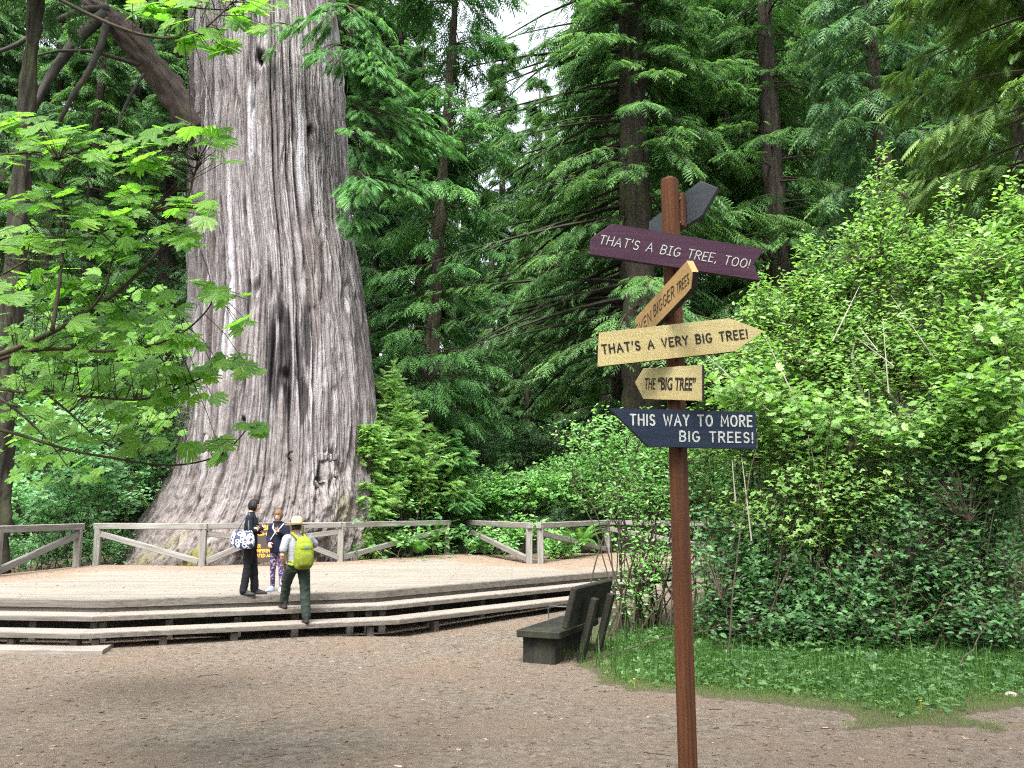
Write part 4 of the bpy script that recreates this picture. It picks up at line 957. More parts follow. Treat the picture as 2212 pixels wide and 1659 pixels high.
shrub('bare_shrub', 'sparse shrub with many thin crossing stems beside the bench', 'shrub', gp(1375, 15.6), [(1330, 950, 16.2, 130, 60, 190), (1290, 1040, 16.6, 80, 70, 90), (1390, 1060, 15.8, 110, 90, 160), (1400, 1210, 15.4, 70, 90, 90), (1370, 1290, 15.6, 60, 50, 40), (1480, 1000, 15.6, 90, 110, 110)], L_BERRY, .085, 207, TH, stems=40, per=7, sr=.017, stem_spread=.42)
shrub('bare_shrub', 'stemmy shrub with open twigs directly behind the lower post', 'shrub', gp(1540, 15.2), [(1540, 1010, 15.2, 100, 100, 130), (1580, 1120, 14.8, 90, 90, 80), (1500, 1180, 15.4, 70, 110, 40)], L_MID, .09, 208, TH, stems=30, per=6, sr=.016, stem_spread=.6)
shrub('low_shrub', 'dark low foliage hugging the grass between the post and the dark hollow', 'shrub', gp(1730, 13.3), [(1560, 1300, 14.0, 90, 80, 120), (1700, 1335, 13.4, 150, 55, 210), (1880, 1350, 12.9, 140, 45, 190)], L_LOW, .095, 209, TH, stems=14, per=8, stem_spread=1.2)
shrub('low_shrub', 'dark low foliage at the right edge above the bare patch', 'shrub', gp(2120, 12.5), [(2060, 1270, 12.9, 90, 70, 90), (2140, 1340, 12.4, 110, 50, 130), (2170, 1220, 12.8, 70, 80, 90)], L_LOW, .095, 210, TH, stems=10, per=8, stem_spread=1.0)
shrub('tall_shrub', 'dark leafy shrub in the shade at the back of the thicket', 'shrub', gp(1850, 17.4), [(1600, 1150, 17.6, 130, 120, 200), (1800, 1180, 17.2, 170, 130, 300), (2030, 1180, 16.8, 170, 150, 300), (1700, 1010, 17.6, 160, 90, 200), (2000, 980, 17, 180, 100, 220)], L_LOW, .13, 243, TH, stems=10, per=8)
for i, (px, py, Y, h_, lab) in enumerate(((1905, 400, 15.4, 120, 'loose leafy sprig rising highest above the thicket'), (2045, 470, 15.2, 90, 'leafy sprig above the thicket near the hemlock'), (1835, 540, 15.3, 80, 'leafy sprig leaning out of the thicket top'), (1640, 640, 15.2, 60, 'leafy sprig right of the split tail of the plum board'), (1740, 560, 15.3, 70, 'short sprig on the left shoulder of the thicket'))):
    shrub('sapling_sprig', lab, 'shrub', gp(px, Y), [(px, py-h_*.35, Y, 14, h_*.5, 16), (px+12, py+h_*.3, Y, 34, h_*.5, 34), (px-10, py+h_*.9, Y, 50, h_*.5, 60)], L_BRI, .10, 230+i, TH, stems=5, per=6, twig_len=.3, stem_spread=.2)
shrub('thimbleberry_shrub', 'broad lobed leaves in front of the thicket at the right edge', 'shrub', gp(2170, 12.6), [(2185, 690, 12.8, 60, 60, 30), (2150, 830, 12.6, 90, 60, 60), (2190, 960, 12.4, 60, 80, 50)], L_BRI, .13, 241, TH, tmpl=(MAP_V, MAP_F), stems=9, per=5)
shrub('thimbleberry_shrub', 'broad lobed leaves right of the cream boards', 'shrub', gp(1660, 13.6), [(1620, 845, 13.8, 110, 40, 50), (1760, 900, 13.6, 130, 50, 60), (1900, 930, 13.4, 120, 50, 50)], L_BRI, .13, 242, TH, tmpl=(MAP_V, MAP_F), stems=10, per=5)
for i in range(22):
    px, py = random.uniform(1560, 2190), random.uniform(640, 1150); a = at(px, py, random.uniform(13.4, 14.2)); q = random.uniform(.5, 1.4); an = random.uniform(-.9, .9)
    P = np.array([np.array(a)+np.array([math.sin(an)*q*u, .1*u, math.cos(an)*q*u])+np.random.default_rng(i).normal(size=3)*.03*u for u in np.linspace(-.5, .5, 6)])
    mb = MB(); tube(mb, P, np.linspace(.013, .004, 6), 5); o = mb.build('dead_twig', B_PALE); tag(o, 'thin pale dead twig showing through the leaves of the thicket', 'twig', 'dead twigs in the thicket')
# dry tangle in the dark hollow
rs = np.random.default_rng(5); st = MB(); b_ = gp(2060, 12.8)
for q in range(130):
    a = np.array(gp(rs.uniform(1880, 2240), rs.uniform(12.4, 14))); e = a+np.array([rs.normal()*.5, rs.normal()*.4, rs.uniform(.25, 1.5)]); u = np.linspace(0, 1, 6)[:, None]
    P = a*(1-u)+e*u+np.cumsum(rs.normal(size=(6, 3)), 0)*.05; tube(st, P, np.linspace(.012, .003, 6), 4, cap=False)
o = st.build('dead_brush', bark_mat('dry brush', (.05, .03, .018), (.11, .07, .045), (.17, .11, .07)), None); tag(o, 'tangle of dry brown twigs in the dark hollow under the right shrubs', 'brush')
for i, (pts, lab) in enumerate(((((1965, 905), (1945, 880), (1920, 850), (1880, 800), (1850, 770)), 'pale bare branch leaning through the bright thicket'), (((1870, 870), (1850, 820), (1840, 770), (1845, 740)), 'pale upright dead stick in the bright thicket'))):
    mb = MB(); P = np.array([at(px, py, 14.6) for px, py in pts]); tube(mb, P, np.linspace(.03, .012, len(P)), 6); tag(mb.build('dead_branch', B_PALE), lab, 'branch')

# left side and behind the railing
shrub('hazel_shrub', 'broad pale green hazel shrub at the left behind the railing', 'shrub', gp(120, 25.4), [(110, 950, 24.6, 160, 95, 230), (20, 1080, 23.4, 90, 60, 120), (215, 1060, 26.6, 125, 75, 200), (310, 960, 27, 90, 105, 150), (100, 1095, 25.4, 80, 50, 100)], L_HAZ, .16, 211, stems=14, per=10, tilt=(.05, -1.15))
shrub('vine_maple_shrub', 'tall yellow green understorey shrub left of the giant trunk', 'shrub', gp(200, 26.5), [(170, 790, 26, 190, 120, 430), (320, 760, 27, 90, 130, 260), (40, 760, 25, 110, 150, 240), (330, 880, 26, 70, 80, 150)], L_MID, .12, 212, tilt=(.1, -.7), stems=14, per=9)
shrub('low_shrub', 'low leafy shrub showing under the left railing', 'shrub', gp(60, 24.6), [(20, 1195, 22.6, 50, 30, 90), (95, 1180, 25.2, 45, 30, 80), (250, 1185, 26.2, 40, 35, 70), (188, 1180, 25.6, 18, 35, 40)], L_HAZ, .10, 213, stems=10, per=7)
shrub('berry_thicket', 'light green berry thicket beyond the railing corner', 'shrub', gp(1150, 34), [(1120, 1060, 33, 140, 45, 420), (1260, 1040, 33, 110, 60, 360), (1040, 1100, 33.5, 60, 30, 120), (1370, 1045, 32, 90, 75, 260), (1500, 1030, 31.5, 120, 80, 300), (1430, 960, 32, 90, 60, 120)], L_BERRY, .17, 214, stems=20, per=8, tmpl=(TRI_V, TRI_F))
shrub('berry_thicket', 'green thicket further back below the dark conifers', 'shrub', gp(1080, 40), [(1000, 960, 40, 90, 50, 200), (1130, 960, 42, 130, 50, 260), (1300, 960, 41, 120, 50, 240)], L_LOW, .18, 215, stems=16, per=8)
shrub('low_shrub', 'leafy shrub crowding the railing under the sapling', 'shrub', gp(880, 30.2), [(860, 1085, 30, 100, 32, 230), (960, 1050, 31.8, 80, 60, 190), (820, 1030, 29, 60, 50, 120), (930, 985, 31.5, 60, 40, 80)], L_BERRY, .13, 216, stems=14, per=8)
shrub('salal_plant', 'glossy round leaved plant poking through the middle railing', 'plant', gp(850, 27), [(855, 1160, 28.3, 70, 18, 60), (940, 1165, 30, 30, 20, 24)], L_BERRY, .19, 217, stems=8, per=5)
shrub('low_shrub', 'leafy plants under the falling brace by the railing corner', 'plant', gp(1080, 29.4), [(1060, 1165, 30, 60, 28, 90), (1210, 1180, 27.6, 40, 26, 70), (1130, 1140, 31, 60, 30, 80)], L_BERRY, .16, 218, stems=10, per=6)
# young conifers beside the giant
def sapling(label, px, Y, H, R0, seed, leaf, n=110, ns=34):
    return make_tree('sapling', label, 'tree', gpos(px, Y), 0, 'young conifers beside the giant', conifer_parts(seed, H, .05, .4, H*.98, lambda z: R0*((1-z/H)**.6*(.75+.35*math.sin(z*4.1+seed)))+.12, n, ns, .30, .62, .7, leaf, B_TWIG, fine=True, hang=.25, zpow=1.05), B_TWIG, leaf)
shrub('young_redwood', 'loose bushy light green young redwood at the right foot of the giant trunk', 'tree', gp(870, 30), [(852, 845, 29.4, 26, 48, 30), (855, 920, 29.4, 62, 50, 70), (870, 985, 29.6, 92, 55, 100), (900, 1055, 30.4, 105, 50, 110), (800, 960, 28.2, 40, 60, 40), (950, 1000, 31.4, 60, 50, 50), (815, 1070, 28.6, 50, 36, 44)], L_SAP, .30, 301, tmpl=(SPF_V, SPF_F), stems=16, per=9, flat=.5, twig_len=.6, sr=.02)
sapling('thin pale sapling against the lower right bark of the giant', 792, 27.9, 4.6, .6, 302, L_SAP, 70, 24)
sapling('young conifer rising right of the bright sapling', 965, 31, 4.6, 1.6, 303, L_EPI, 100, 34)
def fern(label, px, Y, n, L_, seed, dz=0.05):
    rs = np.random.default_rng(seed); o = thing('sword_fern', label, 'fern', gpos(px, Y, 0), 0, 'sword ferns along the railing'); b = np.array(o.location)+np.array([0, 0, dz])
    mb = MB(); a = rs.uniform(0, 2*math.pi, n); el = rs.uniform(.3, .95, n); d = np.stack([np.cos(a)*np.cos(el), np.sin(a)*np.cos(el), np.sin(el)], -1)
    up = np.stack([-np.cos(a)*np.sin(el), -np.sin(a)*np.sin(el), np.cos(el)], -1); inst(mb, FR_V, FR_F, np.tile(b, (n, 1)), basis(d, up, L_*rs.uniform(.7, 1.15, n)), rs.random(n)); mb.build('frond', L_FERN, o); rebase(o); return o
fern('sword fern below the railing under the sapling', 905, 28.2, 12, 1.1, 1, .35); fern('upright sword fern behind the falling brace', 1110, 31, 10, 1.3, 2, .5); fern('large sword fern behind the railing near the bench', 1250, 28.5, 18, 1.4, 3, .5); fern('drooping fern left of the railing corner', 940, 29.5, 8, 1.0, 4, .7); fern('dark fern beside the post in the thicket', 1590, 13.8, 9, .9, 5, .35)

# ---------------------------------------------------------------- bigleaf maple reaching in from the left
rs = np.random.default_rng(31); br = MB(); lf = MB(); tk = MB()
TB = np.array([-5.6, 6.4, gzs(-5.6, 6.4)-.1])
MAPLE = thing('maple_tree', 'bigleaf maple with bright lobed leaves hanging in from the left', 'tree', tuple(TB))
rough_tube(tk, TB+np.array([[0, 0, 0], [.05, 0, 1.2], [0, .05, 2.6], [-.1, 0, 4.2], [-.05, 0, 6], [.1, 0, 8]]), np.array([.26, .2, .17, .14, .10, .05]), 20, seed=3)
BR = [([(-420, 830), (-150, 800), (0, 767), (121, 718), (195, 671), (287, 601), (353, 514), (397, 426), (411, 330)], 5.6, .017), ([(121, 718), (122, 603), (125, 470), (114, 335)], 5.4, .009),
      ([(-60, 790), (62, 751), (147, 755), (239, 762), (331, 751), (404, 722), (456, 678), (474, 649)], 5.7, .010), ([(-420, 850), (-100, 830), (0, 843), (103, 855), (220, 862), (331, 876), (404, 851), (470, 818), (522, 785)], 6.4, .011),
      ([(-420, 900), (-120, 900), (0, 928), (55, 939), (158, 976), (257, 991), (331, 1005), (404, 1005), (478, 983), (533, 931)], 6.6, .013), ([(-300, -160), (0, -60), (150, 20), (257, 74), (331, 96), (404, 110), (459, 107), (500, 81), (522, 44)], 5.2, .011),
      ([(103, 855), (160, 900), (220, 960), (300, 985)], 6.6, .007), ([(0, 860), (60, 900), (120, 960), (160, 1010)], 6.7, .008), ([(195, 671), (240, 620), (250, 560), (300, 520), (330, 470)], 5.5, .006), ([(-100, 640), (0, 600), (60, 560), (200, 470), (290, 420)], 6.2, .007), ([(-420, 420), (-150, 360), (0, 310), (110, 300), (250, 305), (380, 300)], 5.9, .010), ([(-200, -60), (100, -40), (300, -10), (420, 15), (540, 10)], 5.4, .008)]
SM = []
for pts, Y, r in BR:
    P = np.array([at(px, py, Y) for px, py in pts]); P[:, 1] += np.cumsum(rs.normal(size=len(P)))*.05
    if pts[0][0] < -250: P = np.vstack([TB+np.array([0, 0, max(.8, P[0, 2]-TB[2]-.7)]), P])
    v = np.linspace(0, 1, len(P)*5); u = np.linspace(0, 1, len(P)); Q = np.stack([np.interp(v, u, P[:, k]) for k in range(3)], -1)
    for _ in range(6): Q[1:-1] = .25*Q[:-2]+.5*Q[1:-1]+.25*Q[2:]
    tube(br, Q, np.linspace(r*1.5, r*.35, len(Q)), 6); SM.append(Q)
SM = np.concatenate(SM)
GRP = [(330, 25, 60, 20, 5.2, 7), (430, 70, 60, 28, 5.2, 12), (470, 95, 30, 14, 5.1, 5), (540, 35, 45, 26, 5.2, 8), (560, 8, 40, 12, 5.3, 6), (400, 12, 60, 14, 5.4, 7), (450, -15, 120, 25, 5.4, 14),
       (30, 262, 55, 22, 5.8, 9), (110, 292, 60, 28, 5.6, 9), (60, 345, 70, 20, 5.6, 8), (205, 292, 80, 22, 5.8, 11), (280, 325, 60, 18, 5.7, 8), (325, 350, 40, 14, 5.7, 6), (375, 285, 45, 20, 5.5, 7), (440, 300, 45, 22, 5.4, 6), (465, 342, 28, 10, 5.4, 3), (250, 355, 40, 15, 5.9, 5), (170, 340, 30, 14, 5.5, 4),
       (285, 415, 35, 14, 5.6, 4), (330, 445, 70, 24, 5.5, 10), (420, 448, 60, 22, 5.4, 8), (225, 462, 70, 24, 5.6, 9), (130, 430, 45, 26, 5.4, 6), (55, 545, 80, 45, 5.6, 12), (190, 530, 75, 25, 5.6, 9), (330, 498, 70, 24, 5.5, 9), (425, 522, 22, 10, 5.4, 2), (260, 545, 50, 20, 5.5, 6), (30, 430, 40, 20, 6, 5),
       (60, 640, 90, 40, 5.9, 16), (190, 630, 90, 45, 5.8, 18), (310, 670, 90, 45, 5.9, 16), (90, 730, 100, 40, 6.0, 18), (250, 730, 120, 36, 5.9, 20), (385, 735, 50, 20, 5.7, 6), (455, 625, 40, 14, 5.5, 5), (515, 640, 30, 14, 5.5, 3), (518, 698, 24, 10, 5.5, 2), (10, 630, 25, 16, 4.9, 2),
       (140, 820, 140, 36, 6.5, 24), (310, 810, 110, 28, 6.4, 18), (420, 800, 50, 18, 6.3, 8), (500, 775, 40, 12, 6.2, 6), (540, 800, 24, 12, 6.2, 3), (420, 855, 40, 16, 6.4, 5), (330, 870, 60, 14, 6.5, 7), (60, 900, 70, 24, 6.8, 9), (200, 935, 90, 20, 6.8, 9), (330, 965, 70, 16, 6.7, 8), (60, 700, 110, 60, 8.2, 22), (180, 760, 140, 60, 8.4, 26), (330, 740, 90, 50, 8.6, 16), (80, 860, 120, 50, 8.4, 20), (60, 950, 100, 50, 9.6, 22), (210, 890, 120, 45, 9.8, 26), (350, 910, 60, 35, 10, 10), (120, 1015, 110, 35, 10, 16), (40, 770, 80, 50, 9.2, 18), (330, 640, 80, 40, 9, 14), (270, 820, 110, 40, 9.5, 20), (30, 480, 60, 60, 8, 12), (120, 600, 110, 60, 8.2, 20), (545, 925, 34, 12, 6.5, 5), (440, 960, 45, 10, 6.6, 5), (480, 985, 30, 8, 6.6, 3), (250, 880, 60, 20, 6.7, 7)]
for (px, py, rx, ry, Y, n) in GRP:
    n = int(n*(1.9 if py < 480 else 1.65)+.5)
    p = np.array([at(px+rs.uniform(-1, 1)*rx, py+rs.uniform(-1, 1)*ry, Y+rs.normal()*.22) for _ in range(n)]); a = rs.uniform(-1.9, 1.9, n)
    d = np.stack([np.sin(a)*.9+.25, -np.cos(a)*.55+rs.normal(size=n)*.3, -.25+rs.normal(size=n)*.2], -1)
    up = np.array([0, -.75, 1.])+rs.normal(size=(n, 3))*np.array([.28, .28, .1]); sz = rs.uniform(.065, .17, n)
    inst(lf, MAP_V, MAP_F, p, basis(d, up, sz), np.clip(rs.normal(size=n)*.22+.5+.1*(700-py)/500, 0, 1))
    for q in range(n):
        j = ((SM-p[q])**2).sum(1).argmin(); v = SM[j]-p[q]
        if np.linalg.norm(v) < .75: tube(br, np.array([p[q], p[q]+v*.5+np.array([0, 0, .03]), SM[j]]), [.0022, .0028, .0035], 3, cap=False)
tk.build('trunk', B_FIR, MAPLE, smooth=True); br.build('branchwork', B_TWIG, MAPLE, smooth=True); lf.build('foliage', L_MAP, MAPLE); rebase(MAPLE)

# ---------------------------------------------------------------- grass, ground cover, litter, undergrowth
rs = np.random.default_rng(91)
def scatter(n, x0, x1, y0, y1, keep):
    x = rs.uniform(x0, x1, n); y = rs.uniform(y0, y1, n); k = keep(x, y); x, y = x[k], y[k]; return x, y, gz(x, y)
BLV, BLF = T([(-.028, 0, 0), (.028, 0, 0), (-.02, .45, .0), (.02, .45, 0), (0, 1, 0)], [[(0, 1, 3, 2)], [(2, 3, 4)]]); BLV[:, 2] = -.45*BLV[:, 1]**2
gr_in = lambda x, y: (green_mask(x, y) > .15+.6*rs.random(len(x))) & (np.abs(x) < .62*y+.6)
x, y, z = scatter(150000, .4, 11, 7.4, 15, gr_in); n = len(x); dd = seg_dist(x, y, ex, ey)
a = rs.uniform(0, 2*math.pi, n); lean = rs.uniform(.1, .7, n); d = np.stack([np.cos(a)*lean, np.sin(a)*lean, np.ones(n)], -1)
mb = MB(); inst(mb, BLV, BLF, np.stack([x, y, z-.01], -1), basis(d, np.stack([np.cos(a), np.sin(a), -lean], -1), rs.uniform(.06, .15, n)*(.55+1.3*sstep(.2, 2.2, dd))), np.clip(.85-.5*sstep(.1, 1.6, dd)+rs.normal(size=n)*.18, 0, 1))
x, y, z = scatter(1500, -1.5, 9, 11.4, 15.6, lambda x, y: (green_mask(x, y) > .6)); n = len(x); a = rs.uniform(0, 2*math.pi, n); lean = rs.uniform(.1, .6, n); d = np.stack([np.cos(a)*lean, np.sin(a)*lean, np.ones(n)], -1)
inst(mb, BLV, BLF, np.stack([x, y, z-.01], -1), basis(d, np.stack([np.cos(a), np.sin(a), -lean], -1), rs.uniform(.2, .48, n)), rs.random(n)*.7)
tag(mb.build('grass', L_GRASS), kind='stuff')
x, y, z = scatter(36000, .6, 12, 8.2, 15.5, lambda x, y: (green_mask(x, y) > .8) & (seg_dist(x, y, ex, ey) > .5+1.1*rs.random(len(x))) & (np.abs(x) < .62*y+.6)); n = len(x)
dd = seg_dist(x, y, ex, ey); h = .03+.15*rs.random(n)*sstep(.3, 2, dd)+.38*rs.random(n)**1.6*sstep(2.0, 4.2, dd); a = rs.uniform(0, 2*math.pi, n); d = np.stack([np.cos(a), np.sin(a), rs.normal(size=n)*.2], -1)
mb = MB(); inst(mb, TRI_V, TRI_F, np.stack([x, y, z+h], -1), basis(d, np.array([0, -.2, 1.])+rs.normal(size=(n, 3))*.3, rs.uniform(.05, .10, n)*(1+.6*sstep(1.8, 3.8, dd))*rs.choice([.7, 1, 1.5], n)), rs.random(n)); tag(mb.build('ground_cover', L_COV), kind='stuff')
# forest floor plants beyond the railing and in the wood
def wood(x, y): return (y > 25.5+np.maximum(0, -(x+4))*.0+6*sstep(-3, 0, x)*sstep(12, 6, x)) & (np.abs(x) < .64*y+2) & (np.hypot(x+7.6, y-TCY) > 3.6)
x, y, z = scatter(30000, -42, 42, 24, 66, wood); n = len(x); a = rs.uniform(0, 2*math.pi, n); h = rs.random(n)**1.5*(.5+.9*vnoise(x*.3, y*.3, seed=8))*1.3; d = np.stack([np.cos(a), np.sin(a), rs.normal(size=n)*.25], -1)
mb = MB(); inst(mb, TRI_V, TRI_F, np.stack([x, y, z+h], -1), basis(d, np.array([0, -.25, 1.])+rs.normal(size=(n, 3))*.35, rs.uniform(.16, .34, n)), np.clip(rs.random(n)*.8+.1, 0, 1)); tag(mb.build('undergrowth', L_LOW), kind='stuff')
# needles, chips and twigs lying on the dirt and the deck
def m_litter():
    m, t, b, o = M_new('forest litter'); t.links.new(ramp(t, attr(t, 'tint'), [(0, (.035, .022, .016)), (.35, (.10, .065, .045)), (.75, (.22, .165, .115)), (1, (.40, .34, .26))]), b.inputs['Base Color']); b.inputs['Roughness'].default_value = .85; b.inputs['Specular IOR Level'].default_value = .2; return m
LIT = m_litter(); mb = MB()
CHV, CHF = T([(-.5, -.5, 0), (.5, -.4, .05), (.42, .5, 0), (-.45, .42, .08), (0, 0, .16)], [[(0, 1, 4), (1, 2, 4), (2, 3, 4), (3, 0, 4)]])
x, y, z = scatter(42000, -9.5, 7.5, 5.5, 19, lambda x, y: (green_mask(x, y) < .5) & (np.abs(x) < .62*y+.5) & (y < 14.2+.0*x+np.maximum(0, x+6)*.5)); n = len(x); a = rs.uniform(0, 2*math.pi, n); s_ = .004+.024*rs.random(n)**6; el = rs.uniform(.8, 3.2, n)
Mx = basis(np.stack([np.cos(a), np.sin(a), np.zeros(n)], -1), np.array([0, 0, 1.])+rs.normal(size=(n, 3))*.15, s_); Mx[:, :, 1] *= el[:, None]
inst(mb, CHV, CHF, np.stack([x, y, z+.003], -1), Mx, np.clip(rs.beta(1.5, 2.6, n), 0, 1))
for q in range(260):
    px_ = rs.uniform(-7, 6); py_ = rs.uniform(6, 14); 
    if green_mask(np.array([px_]), np.array([py_]))[0] > .5: continue
    a_ = rs.uniform(0, 6.28); L_ = .03+.20*rs.random()**3; P = np.array([[px_+math.cos(a_)*L_*u, py_+math.sin(a_)*L_*u+.02*math.sin(u*3), 0] for u in (0, .35, .7, 1)]); P[:, 2] = gz(P[:, 0], P[:, 1])+.006
    tube(mb, P, rs.uniform(.002, .005), 4, tint=rs.choice([.05, .1, .15, .25, .35, .6]))
tag(mb.build('forest_litter', LIT), kind='stuff')
x, y, z = scatter(9000, -12, 9, 15.5, 31, lambda x, y: inside(x, y, [(p.x, p.y) for p in offset_line(FRONT, -.15)+BACK]) & (rs.random(len(x)) < .12+.9*np.maximum(sstep(2.2, .2, seg_dist(x, y, bx_, by_)), .7*sstep(-.5, 1.5, x)*sstep(21.5, 24, y)))); n = len(x); a = rs.uniform(0, 2*math.pi, n)
mb = MB(); Mx = basis(np.stack([np.cos(a), np.sin(a), np.zeros(n)], -1), np.array([0, 0, 1.])+rs.normal(size=(n, 3))*.15, .010+.03*rs.random(n)**3); Mx[:, :, 1] *= rs.uniform(.8, 3., n)[:, None]; inst(mb, CHV, CHF, np.stack([x, y, np.full(n, ZD+.003)], -1), Mx, np.clip(rs.beta(1.6, 2.4, n), 0, 1)); tag(mb.build('needle_litter', LIT), kind='stuff')
# buttercups in the grass
M_BUT = plain('buttercup petal', (.75, .50, .02), .5, .3, .05); proto = None
for i, (px, py) in enumerate(((2238-0-60, 2130), (0, 0), (1512, 1437), (1500, 1470), (1680, 1440), (1676, 1447), (1740, 1455), (1957, 1431), (1972, 1424), (2040, 1450), (1990, 1487), (2140, 1425), (1620, 1480), (1990, 1530), (1370, 1480))[2:]):
    g = ground_at(px, py+6); g.z += .10
    if proto is None:
        mb = MB(); ang = np.arange(5)*2*math.pi/5; inst(mb, OV_V*np.array([1.3, 1, 1]), OV_F, np.zeros((5, 3)), basis(np.stack([np.cos(ang), np.sin(ang), np.full(5, .45)], -1), np.tile([0, 0, 1.], (5, 1)), np.full(5, .019)), .5)
        tube(mb, [(0, 0, -.1), (.004, 0, -.05), (0, 0, 0)], .0015, 4); proto = mb.build('buttercup', M_BUT); o = proto
    else: o = proto.copy(); C.objects.link(o)
    o.location = g; tag(o, 'small yellow buttercup in the grass by the dirt', 'flower', 'yellow buttercups in the grass')
# ---------------------------------------------------------------- people
def limb(mb, P, R, n=14):
    P = [np.array(p, float) for p in P]; R = list(R); a = P[0]-P[1]; a /= np.linalg.norm(a); b = P[-1]-P[-2]; b /= np.linalg.norm(b)
    pr = [P[0]+a*R[0]*math.sin(q) for q in (1.45, 1.1, .6)]; rr_ = [R[0]*math.cos(q) for q in (1.45, 1.1, .6)]
    po_ = [P[-1]+b*R[-1]*math.sin(q) for q in (.6, 1.1, 1.45)]; ro = [R[-1]*math.cos(q) for q in (.6, 1.1, 1.45)]
    # soften the joints
    pts = np.array(P); u = np.linspace(0, 1, len(pts)); v = np.linspace(0, 1, len(pts)*4-3); Q = np.stack([np.interp(v, u, pts[:, k]) for k in range(3)], -1); q = np.interp(v, u, R)
    for _ in range(2): Q[1:-1] = .25*Q[:-2]+.5*Q[1:-1]+.25*Q[2:]
    tube(mb, np.vstack([pr, Q, po_]), np.concatenate([rr_, q, ro]), n)
def rings(mb, rows, n=28, power=2.2):
    """stack of oval sections (x, y, z, rx, ry)"""
    a = np.arange(n)*2*math.pi/n; c, s = np.cos(a), np.sin(a); ex_ = 2/power
    ux, uy = np.sign(c)*np.abs(c)**ex_, np.sign(s)*np.abs(s)**ex_; V = []
    for (x, y, z, rx, ry) in rows: V.append(np.stack([x+rx*ux, y+ry*uy, np.full(n, z)], -1))
    m = len(rows); i = np.arange(m-1)[:, None]*n; j = np.arange(n)[None]; k = (j+1) % n
    mb.add(np.concatenate(V), [np.stack([i+j, i+k, i+n+k, i+n+j], -1).reshape(-1, 4), np.array([list(range(n-1, -1, -1))]), np.array([list(range((m-1)*n, m*n))])])
def smooth_rows(rows, k=4):
    r = np.array(rows, float); u = np.linspace(0, 1, len(r)); v = np.linspace(0, 1, len(r)*k); Q = np.stack([np.interp(v, u, r[:, c]) for c in range(5)], -1)
    for _ in range(3): Q[1:-1] = .25*Q[:-2]+.5*Q[1:-1]+.25*Q[2:]
    return Q
def hand(mb, wr, d, back, side, curl=.5, s=1.):
    """palm, four unequal bent fingers and a thumb from the palm's side; back = back-of-hand normal, side = thumb side"""
    d = Vector(d).normalized(); b = Vector(back); b = (b-d*b.dot(d)).normalized(); t = b.cross(d); t = t if t.dot(Vector(side)) > 0 else -t; w = Vector(wr)
    for q in (-.022, -.008, .008, .022): limb(mb, [w+d*.008*s+t*q*.7*s, w+d*.085*s+t*q*s], [.014*s, .013*s], 10)
    for q, L_ in ((.030, .068), (.010, .077), (-.010, .071), (-.029, .055)):
        p = w+d*.085*s+t*q*s; a = 0; P = [p-d*.012*s]
        for f in (.42, .32, .26):
            P.append(p); a += curl*.75; p = p+(d*math.cos(a)-b*math.sin(a))*L_*f*s
        P.append(p); limb(mb, P, [.010*s, .0098*s, .0090*s, .0082*s, .0072*s], 8)
    p = w+d*.022*s+t*.026*s; e = (d*.62+t*.72-b*.25).normalized(); f = (d*.85+t*.25-b*.5).normalized(); limb(mb, [p, p+e*.042*s, p+e*.042*s+f*.032*s], [.013*s, .0108*s, .0085*s], 8)
def sph(n=40, m=30):
    a = np.arange(n)*2*math.pi/n; b = np.linspace(-math.pi/2, math.pi/2, m); A_, B_ = np.meshgrid(a, b); d = np.stack([np.cos(B_)*np.sin(A_), np.cos(B_)*np.cos(A_), np.sin(B_)], -1).reshape(-1, 3)
    i = np.arange(m-1)[:, None]*n; j = np.arange(n)[None]; k = (j+1) % n; return d, np.stack([i+j, i+n+j, i+n+k, i+k], -1).reshape(-1, 4)
def head_r(d, s):
    x, y, z = d[:, 0], d[:, 1], d[:, 2]; P = d*np.array([.073, .090, .113]); j = sstep(-.1, -1, z)
    P[:, 0] *= 1-.30*j; P[:, 1] += .016*j; f = y > 0
    g = lambda cx, cz, sx, sz: np.exp(-((np.abs(x)-cx)/sx)**2-((z-cz)/sz)**2)*f
    P[:, 1] += .024*g(0, -.14, .13, .15)+.010*g(0, .02, .12, .2)+.006*g(0, -.46, .25, .07)+.004*g(0, -.58, .22, .06)+.009*g(0, -.84, .3, .15)+.006*g(.3, .2, .25, .1)-.009*g(.36, .06, .17, .11)
    e = np.exp(-((y+.05)/.16)**2-((z+.02)/.24)**2); P[:, 0] += np.sign(x)*.012*e
    return P*s
def Rm(ax, ang): return np.array(Matrix.Rotation(ang, 3, ax))
def add_head(mb, c, R, s=1.):
    d, F = sph(); mb.add(head_r(d, s)@R.T+np.array(c), F)
def hair_mesh(mb, c, R, s, line, length, vol, seed=1):
    d, F = sph(56, 40); x, y, z = d.T; P = head_r(d, s)*vol
    face = sstep(.30, .55, y)*sstep(line, line-.16, z)*sstep(.80, .55, np.abs(x)); low = sstep(length, length-.14, z); hide = np.maximum(face, low)
    st = .012*(vnoise(np.arctan2(x, y)*9, z*1.5, seed=seed)-.5)*s
    P = P*(1-.20*hide)[:, None]+d*(st*(1-hide))[:, None]; mb.add(P@R.T+np.array(c), F)
